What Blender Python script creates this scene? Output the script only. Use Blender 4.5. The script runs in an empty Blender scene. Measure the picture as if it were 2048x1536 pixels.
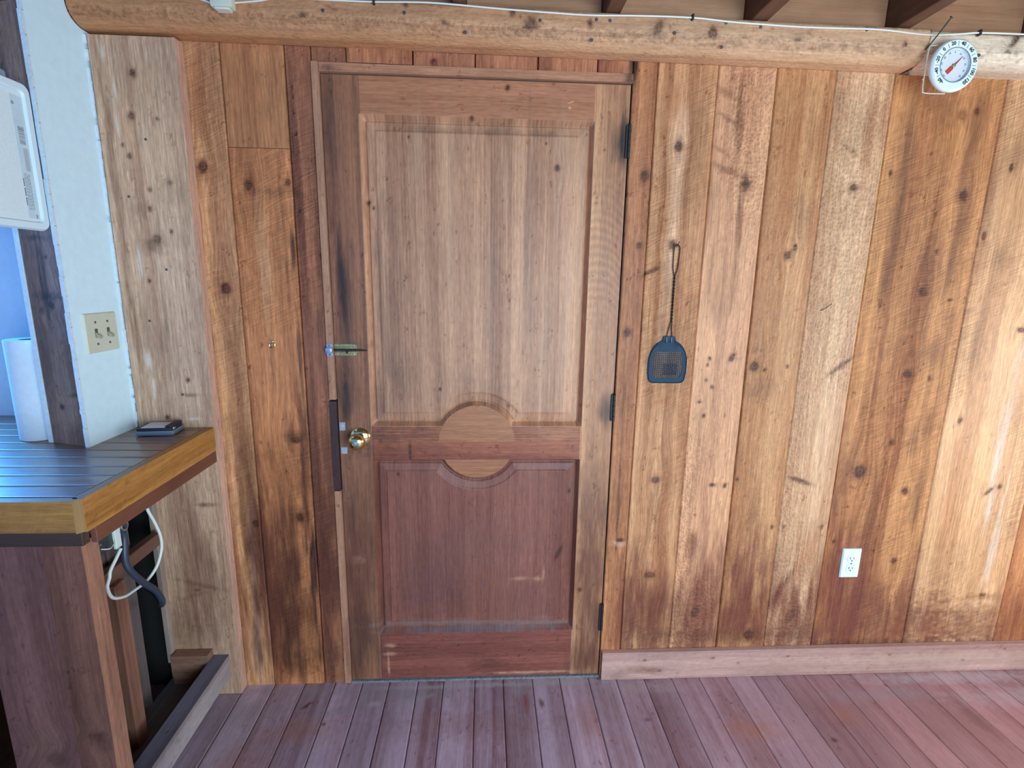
import bpy, bmesh, math, random
import numpy as np
from mathutils import Vector, Matrix

# ------------------------------------------------------------------ camera, world, lights, exposure
C = bpy.context.scene.collection
scene = bpy.context.scene
cam_data = bpy.data.cameras.new('camera'); cam = bpy.data.objects.new('camera', cam_data); C.objects.link(cam)
cam_data.sensor_width = 36.0; cam_data.lens = 1023.457 / 2048 * 36.0
cam_data.clip_start = 0.02
p_, y_, r_ = math.radians(11.455), math.radians(3.114), math.radians(.9224)
fwd = Vector((math.sin(y_)*math.cos(p_), math.cos(y_)*math.cos(p_), -math.sin(p_)))
rt = Vector((math.cos(y_), -math.sin(y_), 0)); up = rt.cross(fwd)
R_ = rt*math.cos(r_) + up*math.sin(r_); U_ = -rt*math.sin(r_) + up*math.cos(r_)
cam.matrix_world = Matrix(((R_.x, U_.x, -fwd.x, 0), (R_.y, U_.y, -fwd.y, -1.655), (R_.z, U_.z, -fwd.z, 1.46), (0, 0, 0, 1)))
scene.camera = cam
scene.view_settings.view_transform = 'Standard'; scene.view_settings.look = 'None'
scene.view_settings.gamma = 1; scene.view_settings.exposure = 0.0
scene.view_settings.use_curve_mapping = False

world = bpy.data.worlds.new('world'); scene.world = world; world.use_nodes = True
bg = world.node_tree.nodes['Background']
bg.inputs[0].default_value = (0.42, 0.66, 1.0, 1); bg.inputs[1].default_value = 1.6

def area(name, loc, rot, sx, sy, power, col, spread=180):
    l = bpy.data.lights.new(name, 'AREA'); l.shape = 'RECTANGLE'; l.size = sx; l.size_y = sy
    l.energy = power; l.color = col; l.spread = math.radians(spread)
    o = bpy.data.objects.new(name, l); C.objects.link(o); o.location = loc; o.rotation_euler = [math.radians(a) for a in rot]
    return o
# daylight through the windows: one wide window in the right wall, one in the wall behind the camera, one over the kitchen counter
area('window_daylight_right', (2.67, -.80, 1.0), (0, 90, 0), .9, 1.15, 20, (0.86, 0.95, 1.0))
area('window_daylight_behind', (1.15, -2.74, 1.05), (90, 0, 0), 2.0, 1.25, 103, (0.60, 0.85, 1.0))
area('window_daylight_kitchen', (-2.16, 0.07, 1.53), (-90, 0, 0), .92, 0.9, 98, (0.05, 0.36, 1.0))

# ------------------------------------------------------------------ helpers
def tag(o, label=None, cat=None, group=None, kind=None):
    if label: o['label'] = label
    if cat: o['category'] = cat
    if group: o['group'] = group
    if kind: o['kind'] = kind
    return o
def empty(name, loc, label, cat, group=None):
    o = bpy.data.objects.new(name, None); C.objects.link(o); o.location = loc; o.empty_display_size = .05
    return tag(o, label, cat, group)
def link(name, me, mat, parent=None):
    o = bpy.data.objects.new(name, me); C.objects.link(o)
    if mat is not None: me.materials.append(mat)
    if parent is not None:
        o.parent = parent; o.matrix_parent_inverse = Matrix.Translation(-Vector(parent.location)) if parent.parent is None else Matrix.Identity(4)
    return o
def obj(name, bm, mat, parent=None, smooth=False):
    bmesh.ops.recalc_face_normals(bm, faces=bm.faces)
    me = bpy.data.meshes.new(name); bm.to_mesh(me); bm.free()
    if smooth:
        for p in me.polygons: p.use_smooth = True
        try: me.set_sharp_from_angle(angle=math.radians(40))
        except Exception: pass
    return link(name, me, mat, parent)
def struct(o): o['kind'] = 'structure'; return o
def box(bm, x0, x1, y0, y1, z0, z1, bev=0, seg=2):
    r = bmesh.ops.create_cube(bm, size=1)
    vs = r['verts']
    for v in vs:
        v.co = Vector(((x0+x1)/2 + v.co.x*(x1-x0), (y0+y1)/2 + v.co.y*(y1-y0), (z0+z1)/2 + v.co.z*(z1-z0)))
    if bev:
        es = list({e for v in vs for e in v.link_edges})
        bmesh.ops.bevel(bm, geom=es, offset=bev, segments=seg, affect='EDGES', profile=.5)
    return bm
def B(*a, **k): return box(bmesh.new(), *a, **k)
def prism(bm, pts, axis, a, b):
    """polygon pts (2-D) extruded from a to b along axis"""
    def mk(p, t):
        return {'x': (t, p[0], p[1]), 'y': (p[0], t, p[1]), 'z': (p[0], p[1], t)}[axis]
    v0 = [bm.verts.new(mk(p, a)) for p in pts]; v1 = [bm.verts.new(mk(p, b)) for p in pts]
    n = len(pts)
    bm.faces.new(v0); bm.faces.new(v1[::-1])
    for i in range(n): bm.faces.new((v0[i], v1[i], v1[(i+1) % n], v0[(i+1) % n]))
    return bm
def spline(pts, n=8):
    P = [Vector(p) for p in pts]; out = []
    Q = [2*P[0]-P[1]] + P + [2*P[-1]-P[-2]]
    for i in range(1, len(Q)-2):
        for k in range(n):
            t = k/n; a, b, c, d = Q[i-1:i+3]
            out.append(.5*((2*b) + (c-a)*t + (2*a-5*b+4*c-d)*t*t + (3*b-a-3*c+d)*t**3))
    out.append(P[-1]); return out
def tube(bm, pts, r, n=8, cap=True):
    P = [Vector(p) for p in pts]; rings = []
    nrm = None
    for i, p in enumerate(P):
        t = (P[min(i+1, len(P)-1)] - P[max(i-1, 0)]).normalized()
        if nrm is None:
            nrm = t.cross(Vector((0, 0, 1)));
            if nrm.length < .1: nrm = t.cross(Vector((1, 0, 0)))
        nrm = (nrm - t*nrm.dot(t)).normalized(); bn = t.cross(nrm)
        rr = r[i] if isinstance(r, (list, tuple)) else r
        rings.append([bm.verts.new(p + (nrm*math.cos(2*math.pi*k/n) + bn*math.sin(2*math.pi*k/n))*rr) for k in range(n)])
    for a, b in zip(rings, rings[1:]):
        for k in range(n): bm.faces.new((a[k], a[(k+1) % n], b[(k+1) % n], b[k]))
    if cap: bm.faces.new(rings[0][::-1]); bm.faces.new(rings[-1])
    return bm
def lathe(bm, prof, centre, axis='-y', n=32, cap=True):
    """prof: list of (radius, height along axis)"""
    ax = {'-y': Vector((0, -1, 0)), 'z': Vector((0, 0, 1)), 'x': Vector((1, 0, 0))}[axis]
    e1 = Vector((1, 0, 0)) if axis != 'x' else Vector((0, 1, 0)); e2 = ax.cross(e1)
    c = Vector(centre); rings = []
    for r, h in prof:
        rings.append([bm.verts.new(c + ax*h + (e1*math.cos(2*math.pi*k/n) + e2*math.sin(2*math.pi*k/n))*max(r, 1e-5)) for k in range(n)])
    for a, b in zip(rings, rings[1:]):
        for k in range(n): bm.faces.new((a[k], a[(k+1) % n], b[(k+1) % n], b[k]))
    if cap: bm.faces.new(rings[0][::-1]); bm.faces.new(rings[-1])
    return bm

# ------------------------------------------------------------------ numpy noise
def _h(ix, iy, s):
    n = (ix.astype(np.int64)*374761393 + iy.astype(np.int64)*668265263 + int(s)*2147483 + 1013) & 0x7fffffff
    n = ((n ^ (n >> 13))*1274126177) & 0x7fffffff
    n = (n ^ (n >> 16)) & 0xffff
    return n/65535.0
def vn(x, y, s=0):
    x, y = np.broadcast_arrays(np.asarray(x, float), np.asarray(y, float))
    ix = np.floor(x); iy = np.floor(y); fx = x-ix; fy = y-iy
    fx = fx*fx*(3-2*fx); fy = fy*fy*(3-2*fy)
    ix = ix.astype(np.int64); iy = iy.astype(np.int64)
    a = _h(ix, iy, s); b = _h(ix+1, iy, s); c = _h(ix, iy+1, s); d = _h(ix+1, iy+1, s)
    return (a*(1-fx)+b*fx)*(1-fy) + (c*(1-fx)+d*fx)*fy
def fb(x, y, s=0, o=4):
    t = 0; a = .5; f = 1; n = 0
    for i in range(o):
        t = t + a*vn(x*f, y*f, s+i*17); n += a; a *= .5; f *= 2.03
    return t/n
def ss(a, b, x):
    t = np.clip((x-a)/(b-a), 0, 1); return t*t*(3-2*t)
def mixc(col, c2, a):
    return col + (np.asarray(c2, float) - col)*a[:, None]
def lin(r, g, b):
    f = lambda c: (c/255/12.92) if c/255 <= .04045 else ((c/255+.055)/1.055)**2.4
    return np.array([f(r), f(g), f(b)])

def wood_tint(U, V, seed, light, dark, knots=(), stains=(), streak=.5, lines=.35, fig=1.0, wx=None, wy=None, blot=.25, kcol=(.062, .022, .014), band=.7, warp=.78):
    """U across the grain, V along it (metres, flat arrays). wx, wy: coordinates the knots and stains are given in.
    returns colour (N,3) and warped grain coordinate"""
    if wx is None: wx, wy = U, V
    light = np.asarray(light, float); dark = np.asarray(dark, float)
    w = U + .02*(fb(U*4+seed*3.1, V*1.1, seed, 3)-.5)*fig
    for (kx, ky, r, asp, ang, dk) in knots:
        if asp > 2.5: continue
        dx = wx-kx; dy = wy-ky
        if wx is not U and abs(U[0]-wx[0]) > 1e-9: dx, dy = dy, dx      # grain runs along x
        g = np.exp(-(dx/(3.0*r))**2 - (dy/(6.5*r))**2)
        w = w - dx*g*warp
    A = fb(w*9+seed*7.7, V*.45+seed, seed+5, 3)               # broad bands
    Bn = fb(w*42+seed*1.3, V*.9, seed+9, 3)
    ph = w*95 + 5*fb(w*9, V*.6, seed+13, 2)
    ln = .5+.5*np.sin(2*math.pi*ph); ln = ln**3
    fin = fb(w*260, V*5, seed+21, 2)
    m = streak*(ss(.35, .75, A)*.75 + ss(.4, .75, Bn)*.45) + lines*ln*.35*(.4+ss(.3, .7, A)) + .22*(fin-.5)
    # heartwood bands with fairly hard edges, specks and fine mottling
    hb = ss(.47, .53, vn(w*26+seed*2.9, V*.22+seed, seed+71)) - .5
    hb2 = ss(.46, .54, vn(w*62+seed*1.9, V*.35+seed, seed+73)) - .5
    m = m + band*(hb*.5 + hb2*.26)
    sp = vn(U*260, V*130, seed+75)*vn(U*55, V*40, seed+76); mt = fb(U*150, V*60, seed+77, 2)-.5
    m = m + .75*ss(.60, .78, sp) + .6*band*mt
    col = light[None, :] + (dark-light)[None, :]*np.clip(m, -.3, 1.3)[:, None]
    bl = fb(U*5+seed, V*4, seed+31, 4)
    col = col*(1+blot*(bl-.5))[:, None]
    for (kx, ky, rx, ry, ang, c, al) in stains:
        a = math.radians(ang); dx = wx-kx; dy = wy-ky
        R0 = 3.2*max(rx, ry)
        sel = np.nonzero((abs(dx) < R0) & (abs(dy) < R0))[0]
        if len(sel) == 0: continue
        X = dx[sel]; Y = dy[sel]
        p = X*math.cos(a)+Y*math.sin(a); q = -X*math.sin(a)+Y*math.cos(a)
        wide = rx > .018; e = fb(wx[sel]*((60 if wide else 170) if ry > rx*1.5 else 55), wy[sel]*(9 if ry > rx*1.5 else 90), 77, 3)-.5
        d = np.sqrt((p/rx)**2+(q/ry)**2) + e*(1.2 if wide else 2.0)
        k = ss(1.45, .35 if not wide else .1, d)*al*((.8+.4*fb(w[sel]*120, V[sel]*9, 41, 2)) if wide else (.55+.9*fb(w[sel]*160, V[sel]*9, 41, 2)))
        col[sel] = col[sel] + (np.asarray(c)-col[sel])*np.clip(k, 0, 1)[:, None]
    kc = np.asarray(kcol)
    for (kx, ky, r, asp, ang, dk) in knots:
        dx = wx-kx; dy = wy-ky; R0 = 4*r*max(1, asp)
        sel = np.nonzero((abs(dx) < R0) & (abs(dy) < R0))[0]
        if len(sel) == 0: continue
        a = math.radians(ang); X = dx[sel]; Y = dy[sel]
        p = X*math.cos(a)+Y*math.sin(a); q = -X*math.sin(a)+Y*math.cos(a)
        e = fb(wx[sel]*140, wy[sel]*140, 5, 2)-.5
        d = np.sqrt((p/r)**2+(q/(r*asp))**2)*(1+e*.5)
        halo = ss(2.1, .9, d)*.38*dk
        core = ss(1.1, .8, d)*.97*dk*(.78+.22*np.sin(d*14))
        col[sel] = col[sel] + (dark*.55-col[sel])*halo[:, None]
        col[sel] = col[sel] + (kc-col[sel])*np.clip(core, 0, 1)[:, None]
    return np.clip(col*np.array((1.0, .83, .775)), .004, .95), w

def grid_faces(nx, ny, base=0):
    i = np.arange(nx-1)[None, :] + np.arange(ny-1)[:, None]*nx + base
    return np.stack([i, i+1, i+1+nx, i+nx], -1).reshape(-1, 4)
def np_mesh(name, co, faces, tint, grain, mask, mat, parent=None, smooth=False):
    me = bpy.data.meshes.new(name)
    nv = len(co); nf = len(faces)
    me.vertices.add(nv); me.vertices.foreach_set('co', co.astype(np.float32).ravel())
    me.loops.add(nf*4); me.loops.foreach_set('vertex_index', faces.astype(np.int32).ravel())
    me.polygons.add(nf); me.polygons.foreach_set('loop_start', np.arange(0, nf*4, 4, dtype=np.int32))
    me.update(calc_edges=True); me.validate()
    t = me.attributes.new('tint', 'FLOAT_COLOR', 'POINT'); t.data.foreach_set('color', np.c_[tint, np.ones(nv)].astype(np.float32).ravel())
    g = me.attributes.new('grain', 'FLOAT_VECTOR', 'POINT'); g.data.foreach_set('vector', grain.astype(np.float32).ravel())
    k = me.attributes.new('finish', 'FLOAT_COLOR', 'POINT'); k.data.foreach_set('color', np.c_[mask, np.ones(nv)].astype(np.float32).ravel())
    if smooth: me.polygons.foreach_set('use_smooth', np.ones(nf, dtype=bool))
    return link(name, me, mat, parent)

# ------------------------------------------------------------------ materials
def nt(name):
    m = bpy.data.materials.new(name); m.use_nodes = True
    t = m.node_tree; return m, t, t.nodes['Principled BSDF']
def N(t, ty, **k):
    n = t.nodes.new(ty)
    for a, v in k.items(): setattr(n, a, v)
    return n
def plain(name, col, rough=.5, metal=0, noise=0, nscale=40, bump=0, bscale=200, coat=0, spec=.5):
    m, t, b = nt(name)
    b.inputs['Roughness'].default_value = rough; b.inputs['Metallic'].default_value = metal
    b.inputs['Coat Weight'].default_value = coat; b.inputs['Specular IOR Level'].default_value = spec
    tc = N(t, 'ShaderNodeTexCoord')
    nz = N(t, 'ShaderNodeTexNoise'); nz.inputs['Scale'].default_value = nscale; nz.inputs['Detail'].default_value = 5
    t.links.new(tc.outputs['Object'], nz.inputs['Vector'])
    mp = N(t, 'ShaderNodeMapRange'); mp.inputs[1].default_value = .3; mp.inputs[2].default_value = .7; mp.inputs[3].default_value = 1-noise; mp.inputs[4].default_value = 1+noise
    t.links.new(nz.outputs[0], mp.inputs[0])
    mx = N(t, 'ShaderNodeVectorMath', operation='SCALE'); mx.inputs[0].default_value = tuple(col)[:3]
    t.links.new(mp.outputs[0], mx.inputs['Scale']); t.links.new(mx.outputs[0], b.inputs['Base Color'])
    if bump:
        n2 = N(t, 'ShaderNodeTexNoise'); n2.inputs['Scale'].default_value = bscale; n2.inputs['Detail'].default_value = 4
        t.links.new(tc.outputs['Object'], n2.inputs['Vector'])
        bp = N(t, 'ShaderNodeBump'); bp.inputs['Strength'].default_value = bump; bp.inputs['Distance'].default_value = .002
        t.links.new(n2.outputs[0], bp.inputs['Height']); t.links.new(bp.outputs[0], b.inputs['Normal'])
    return m
def attr_wood(name, rough=.5, bump=1.0, fibre=.35, spec=.35, coat=0, tintmul=1.0):
    """material for dense boards: colour from the tint attribute, fibres, saw marks and pitting from nodes"""
    m, t, b = nt(name); L = t.links.new
    at = N(t, 'ShaderNodeAttribute', attribute_name='tint'); ag = N(t, 'ShaderNodeAttribute', attribute_name='grain'); am = N(t, 'ShaderNodeAttribute', attribute_name='finish')
    sep = N(t, 'ShaderNodeSeparateColor'); L(am.outputs['Color'], sep.inputs[0])
    def mapv(sx, sy, rot=0):
        a = N(t, 'ShaderNodeMapping'); a.inputs['Scale'].default_value = (sx, sy, 1); a.inputs['Rotation'].default_value = (0, 0, rot)
        L(ag.outputs['Vector'], a.inputs['Vector']); return a
    def noise(vec, det=4, ro=.6):
        n = N(t, 'ShaderNodeTexNoise'); n.inputs['Scale'].default_value = 1; n.inputs['Detail'].default_value = det; n.inputs['Roughness'].default_value = ro
        L(vec.outputs[0], n.inputs['Vector']); return n
    def math_(op, a, bb, clamp=False):
        n = N(t, 'ShaderNodeMath', operation=op); n.use_clamp = clamp
        for i, v in enumerate((a, bb)):
            if isinstance(v, (int, float)): n.inputs[i].default_value = v
            else: L(v, n.inputs[i])
        return n.outputs[0]
    def rng(v, a, bb, c, d):
        n = N(t, 'ShaderNodeMapRange'); 
        for i, q in enumerate((a, bb, c, d)): n.inputs[i+1].default_value = q
        L(v, n.inputs[0]); return n.outputs[0]
    f1 = noise(mapv(520, 22)); f2 = noise(mapv(160, 5)); f3 = noise(mapv(900, 300), 2)
    # saw marks: thin slanted lines
    rotm = N(t, 'ShaderNodeMapping'); rotm.vector_type = 'POINT'; rotm.inputs['Rotation'].default_value = (0, 0, math.radians(-24)); L(ag.outputs['Vector'], rotm.inputs['Vector'])
    scm = N(t, 'ShaderNodeMapping'); scm.inputs['Scale'].default_value = (9, 210, 1); L(rotm.outputs[0], scm.inputs['Vector'])
    sw = noise(scm, 3, .7)
    # pitted rough-sawn texture
    pm = mapv(125, 85); pit = N(t, 'ShaderNodeTexVoronoi'); pit.feature = 'SMOOTH_F1'; pit.inputs['Scale'].default_value = 1; pit.inputs['Smoothness'].default_value = .6
    pw = noise(mapv(60, 60), 2)
    va = N(t, 'ShaderNodeVectorMath', operation='ADD'); vs = N(t, 'ShaderNodeVectorMath', operation='SCALE'); vs.inputs['Scale'].default_value = 1.6
    L(pw.outputs['Color'], vs.inputs[0]); L(pm.outputs[0], va.inputs[0]); L(vs.outputs[0], va.inputs[1]); L(va.outputs[0], pit.inputs['Vector'])
    k1 = rng(f1.outputs[0], .3, .7, 1-fibre*.5, 1+fibre*.5); k2 = rng(f2.outputs[0], .3, .7, 1-fibre*.45, 1+fibre*.45)
    swc = math_('MULTIPLY', rng(sw.outputs[0], .38, .62, -.22, .15), sep.outputs[0])
    ptc = math_('MULTIPLY', rng(pit.outputs['Distance'], .1, .8, -.18, .12), sep.outputs[1])
    mul = math_('MULTIPLY', math_('MULTIPLY', k1, k2), math_('ADD', math_('ADD', swc, ptc), tintmul))
    sc = N(t, 'ShaderNodeVectorMath', operation='SCALE'); L(at.outputs['Color'], sc.inputs[0]); L(mul, sc.inputs['Scale']); L(sc.outputs[0], b.inputs['Base Color'])
    h = math_('ADD', math_('MULTIPLY', f1.outputs[0], .35), math_('MULTIPLY', f2.outputs[0], .25))
    h = math_('ADD', h, math_('MULTIPLY', f3.outputs[0], .12))
    h = math_('ADD', h, math_('MULTIPLY', math_('MULTIPLY', rng(sw.outputs[0], .35, .65, 0, 1), sep.outputs[0]), 1.1))
    h = math_('ADD', h, math_('MULTIPLY', math_('MULTIPLY', pit.outputs['Distance'], sep.outputs[1]), 2.4))
    bp = N(t, 'ShaderNodeBump'); bp.inputs['Strength'].default_value = .8; bp.inputs['Distance'].default_value = .0011*bump
    L(h, bp.inputs['Height']); L(bp.outputs[0], b.inputs['Normal'])
    L(rng(f2.outputs[0], .2, .8, rough-.1, rough+.12), b.inputs['Roughness'])
    b.inputs['Specular IOR Level'].default_value = spec; b.inputs['Coat Weight'].default_value = coat; b.inputs['Coat Roughness'].default_value = .2
    return m
def node_wood(name, light, dark, axis='z', rough=.5, bump=.6, spec=.35, seed=0, contrast=1.0, plank=None):
    """plain procedural wood for smaller timber; axis = direction of the grain"""
    m, t, b = nt(name); L = t.links.new
    tc = N(t, 'ShaderNodeTexCoord')
    def mp(a, l):
        s = {'x': (l, a, a), 'y': (a, l, a), 'z': (a, a, l)}[axis]
        n = N(t, 'ShaderNodeMapping'); n.inputs['Scale'].default_value = s; n.inputs['Location'].default_value = (seed*1.7, seed*.9, seed*2.3)
        L(tc.outputs['Object'], n.inputs['Vector'])
        q = N(t, 'ShaderNodeTexNoise'); q.inputs['Scale'].default_value = 1; q.inputs['Detail'].default_value = 5; q.inputs['Roughness'].default_value = .6
        L(n.outputs[0], q.inputs['Vector']); return q
    a = mp(14, .9); c = mp(90, 3); d = mp(420, 16); e = mp(7, 5)
    s1 = N(t, 'ShaderNodeMath', operation='MULTIPLY_ADD'); L(a.outputs[0], s1.inputs[0]); s1.inputs[1].default_value = 1.2*contrast; 
    s2 = N(t, 'ShaderNodeMath', operation='MULTIPLY_ADD'); L(c.outputs[0], s2.inputs[0]); s2.inputs[1].default_value = .9*contrast
    s3 = N(t, 'ShaderNodeMath', operation='MULTIPLY_ADD'); L(d.outputs[0], s3.inputs[0]); s3.inputs[1].default_value = .6*contrast
    s3.inputs[2].default_value = .5-1.35*contrast; L(s3.outputs[0], s2.inputs[2]); L(s2.outputs[0], s1.inputs[2])
    cr = N(t, 'ShaderNodeValToRGB'); cr.color_ramp.elements[0].position = .1; cr.color_ramp.elements[1].position = .95
    cr.color_ramp.elements[0].color = (*light, 1); cr.color_ramp.elements[1].color = (*dark, 1)
    L(s1.outputs[0], cr.inputs[0])
    mr = N(t, 'ShaderNodeMapRange'); mr.inputs[1].default_value = .3; mr.inputs[2].default_value = .7; mr.inputs[3].default_value = .8; mr.inputs[4].default_value = 1.15
    L(e.outputs[0], mr.inputs[0])
    sc = N(t, 'ShaderNodeVectorMath', operation='SCALE'); L(cr.outputs[0], sc.inputs[0]); L(mr.outputs[0], sc.inputs['Scale']); L(sc.outputs[0], b.inputs['Base Color'])
    ad = N(t, 'ShaderNodeMath', operation='ADD'); L(c.outputs[0], ad.inputs[0]); L(d.outputs[0], ad.inputs[1])
    bp = N(t, 'ShaderNodeBump'); bp.inputs['Strength'].default_value = bump; bp.inputs['Distance'].default_value = .0012
    L(ad.outputs[0], bp.inputs['Height']); L(bp.outputs[0], b.inputs['Normal'])
    b.inputs['Roughness'].default_value = rough; b.inputs['Specular IOR Level'].default_value = spec
    return m

# ------------------------------------------------------------------ what the wood of this place looks like: (x, z, radius, aspect, angle, strength) knots and
# (x, z, rx, rz, angle, colour, strength) stains, worn spots, paint drips and darker, redder board ends, in metres on the boards
K_WALL=[(-0.836,1.775,0.015,1.3,0,1),(-0.803,1.421,0.015,1.3,0,1),(-0.708,1.727,0.013,1.3,0,1),(-0.593,1.737,0.009,1.3,0,1),(-0.775,0.635,0.013,1.3,0,1),(-0.625,0.931,0.019,0.6,0,1),(-0.627,0.655,0.013,1.3,0,1),(0.491,1.782,0.014,1.3,0,1),(0.486,1.576,0.008,1.3,0,1),(0.465,1.298,0.011,1.3,0,1),(0.485,0.559,0.014,0.6,0,1),(0.59,1.872,0.012,1.3,0,1),(0.531,1.495,0.008,4,-65,0.8),(0.594,1.578,0.011,1.3,0,1),(0.595,0.785,0.016,0.8,0,0.9),(0.603,0.419,0.022,0.6,0,0.8),(0.815,1.767,0.015,1.3,0,1),(0.751,1.215,0.005,1.3,0,1),(0.746,1.193,0.005,1.3,0,1),(0.744,1.141,0.005,1.3,0,1),(0.73,1.064,0.007,0.6,0,1),(0.767,1.116,0.005,1.3,0,1),(0.748,1.016,0.006,1.3,0,1),(0.827,1.219,0.009,1.8,-30,1),(0.784,0.263,0.017,1.6,-20,0.7),(0.802,0.765,0.011,0.6,0,1),(0.848,0.761,0.007,1.3,0,1),(0.974,1.554,0.012,1.1,0,1),(0.998,1.578,0.008,1.3,0,1),(0.906,1.19,0.017,1.1,0,1),(0.942,1.177,0.005,1.3,0,1),(1.019,1.189,0.005,1.3,0,1),(0.999,0.163,0.021,1,0,1),(0.888,0.787,0.006,1.5,0,1),(1.163,1.765,0.012,1,0,1),(1.204,1.191,0.009,5,-52,0.6),(1.118,0.779,0.009,5,70,0.6),(1.15,0.24,0.018,1.8,-15,0.6),(1.277,0.543,0.006,1.3,0,1),(1.224,0.603,0.005,1.3,0,1),(1.037,0.603,0.006,1.3,0,1),(1.08,0.603,0.005,1.3,0,1),(1.534,1.75,0.015,1.2,0,1),(1.454,1.445,0.017,1,0,1),(1.448,1.166,0.016,0.9,0,1),(1.334,0.813,0.024,1.1,0,1),(1.514,0.738,0.011,1.3,0,1),(1.52,0.462,0.01,1.3,0,1),(1.434,0.921,0.009,1.3,0,1),(1.476,1.574,0.007,1.3,0,1),(1.53,1.151,0.005,2,0,1),(1.279,1.811,0.005,2,0,1),(1.482,1.987,0.014,1,0,0.5),(1.528,2.0,0.008,1.3,0,1),(1.676,1.838,0.008,1.5,0,1),(1.628,1.626,0.007,2,0,1),(1.67,1.0,0.009,1.3,0,1),(1.832,0.735,0.007,3,-45,0.9),(1.87,0.752,0.008,1.3,0,1),(1.826,1.321,0.016,0.6,0,1),(1.897,0.314,0.014,0.5,0,0.8),(1.552,1.419,0.008,0.6,0,1)]
K_PLANK=[(-0.98,2.008,0.009,1.3,0,1),(-0.998,1.896,0.008,1.3,0,1),(-0.928,1.891,0.004,1.3,0,1),(-1.015,1.791,0.006,1.3,0,1),(-1.031,1.819,0.004,1.3,0,1),(-0.924,1.586,0.004,1.3,0,1),(-1.004,1.441,0.005,1.3,0,1),(-0.924,1.14,0.006,1.3,0,1),(-0.999,1.019,0.006,1.3,0,1),(-0.966,1.563,0.013,1,30,0.6),(-0.97,1.7,0.007,1,0,0.6),(-0.912,1.722,0.008,1,0,0.5),(-0.922,0.722,0.01,0.7,0,0.6),(-0.97,0.413,0.013,0.4,0,0.6),(-0.977,1.647,0.006,1.3,0,1)]
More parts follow.
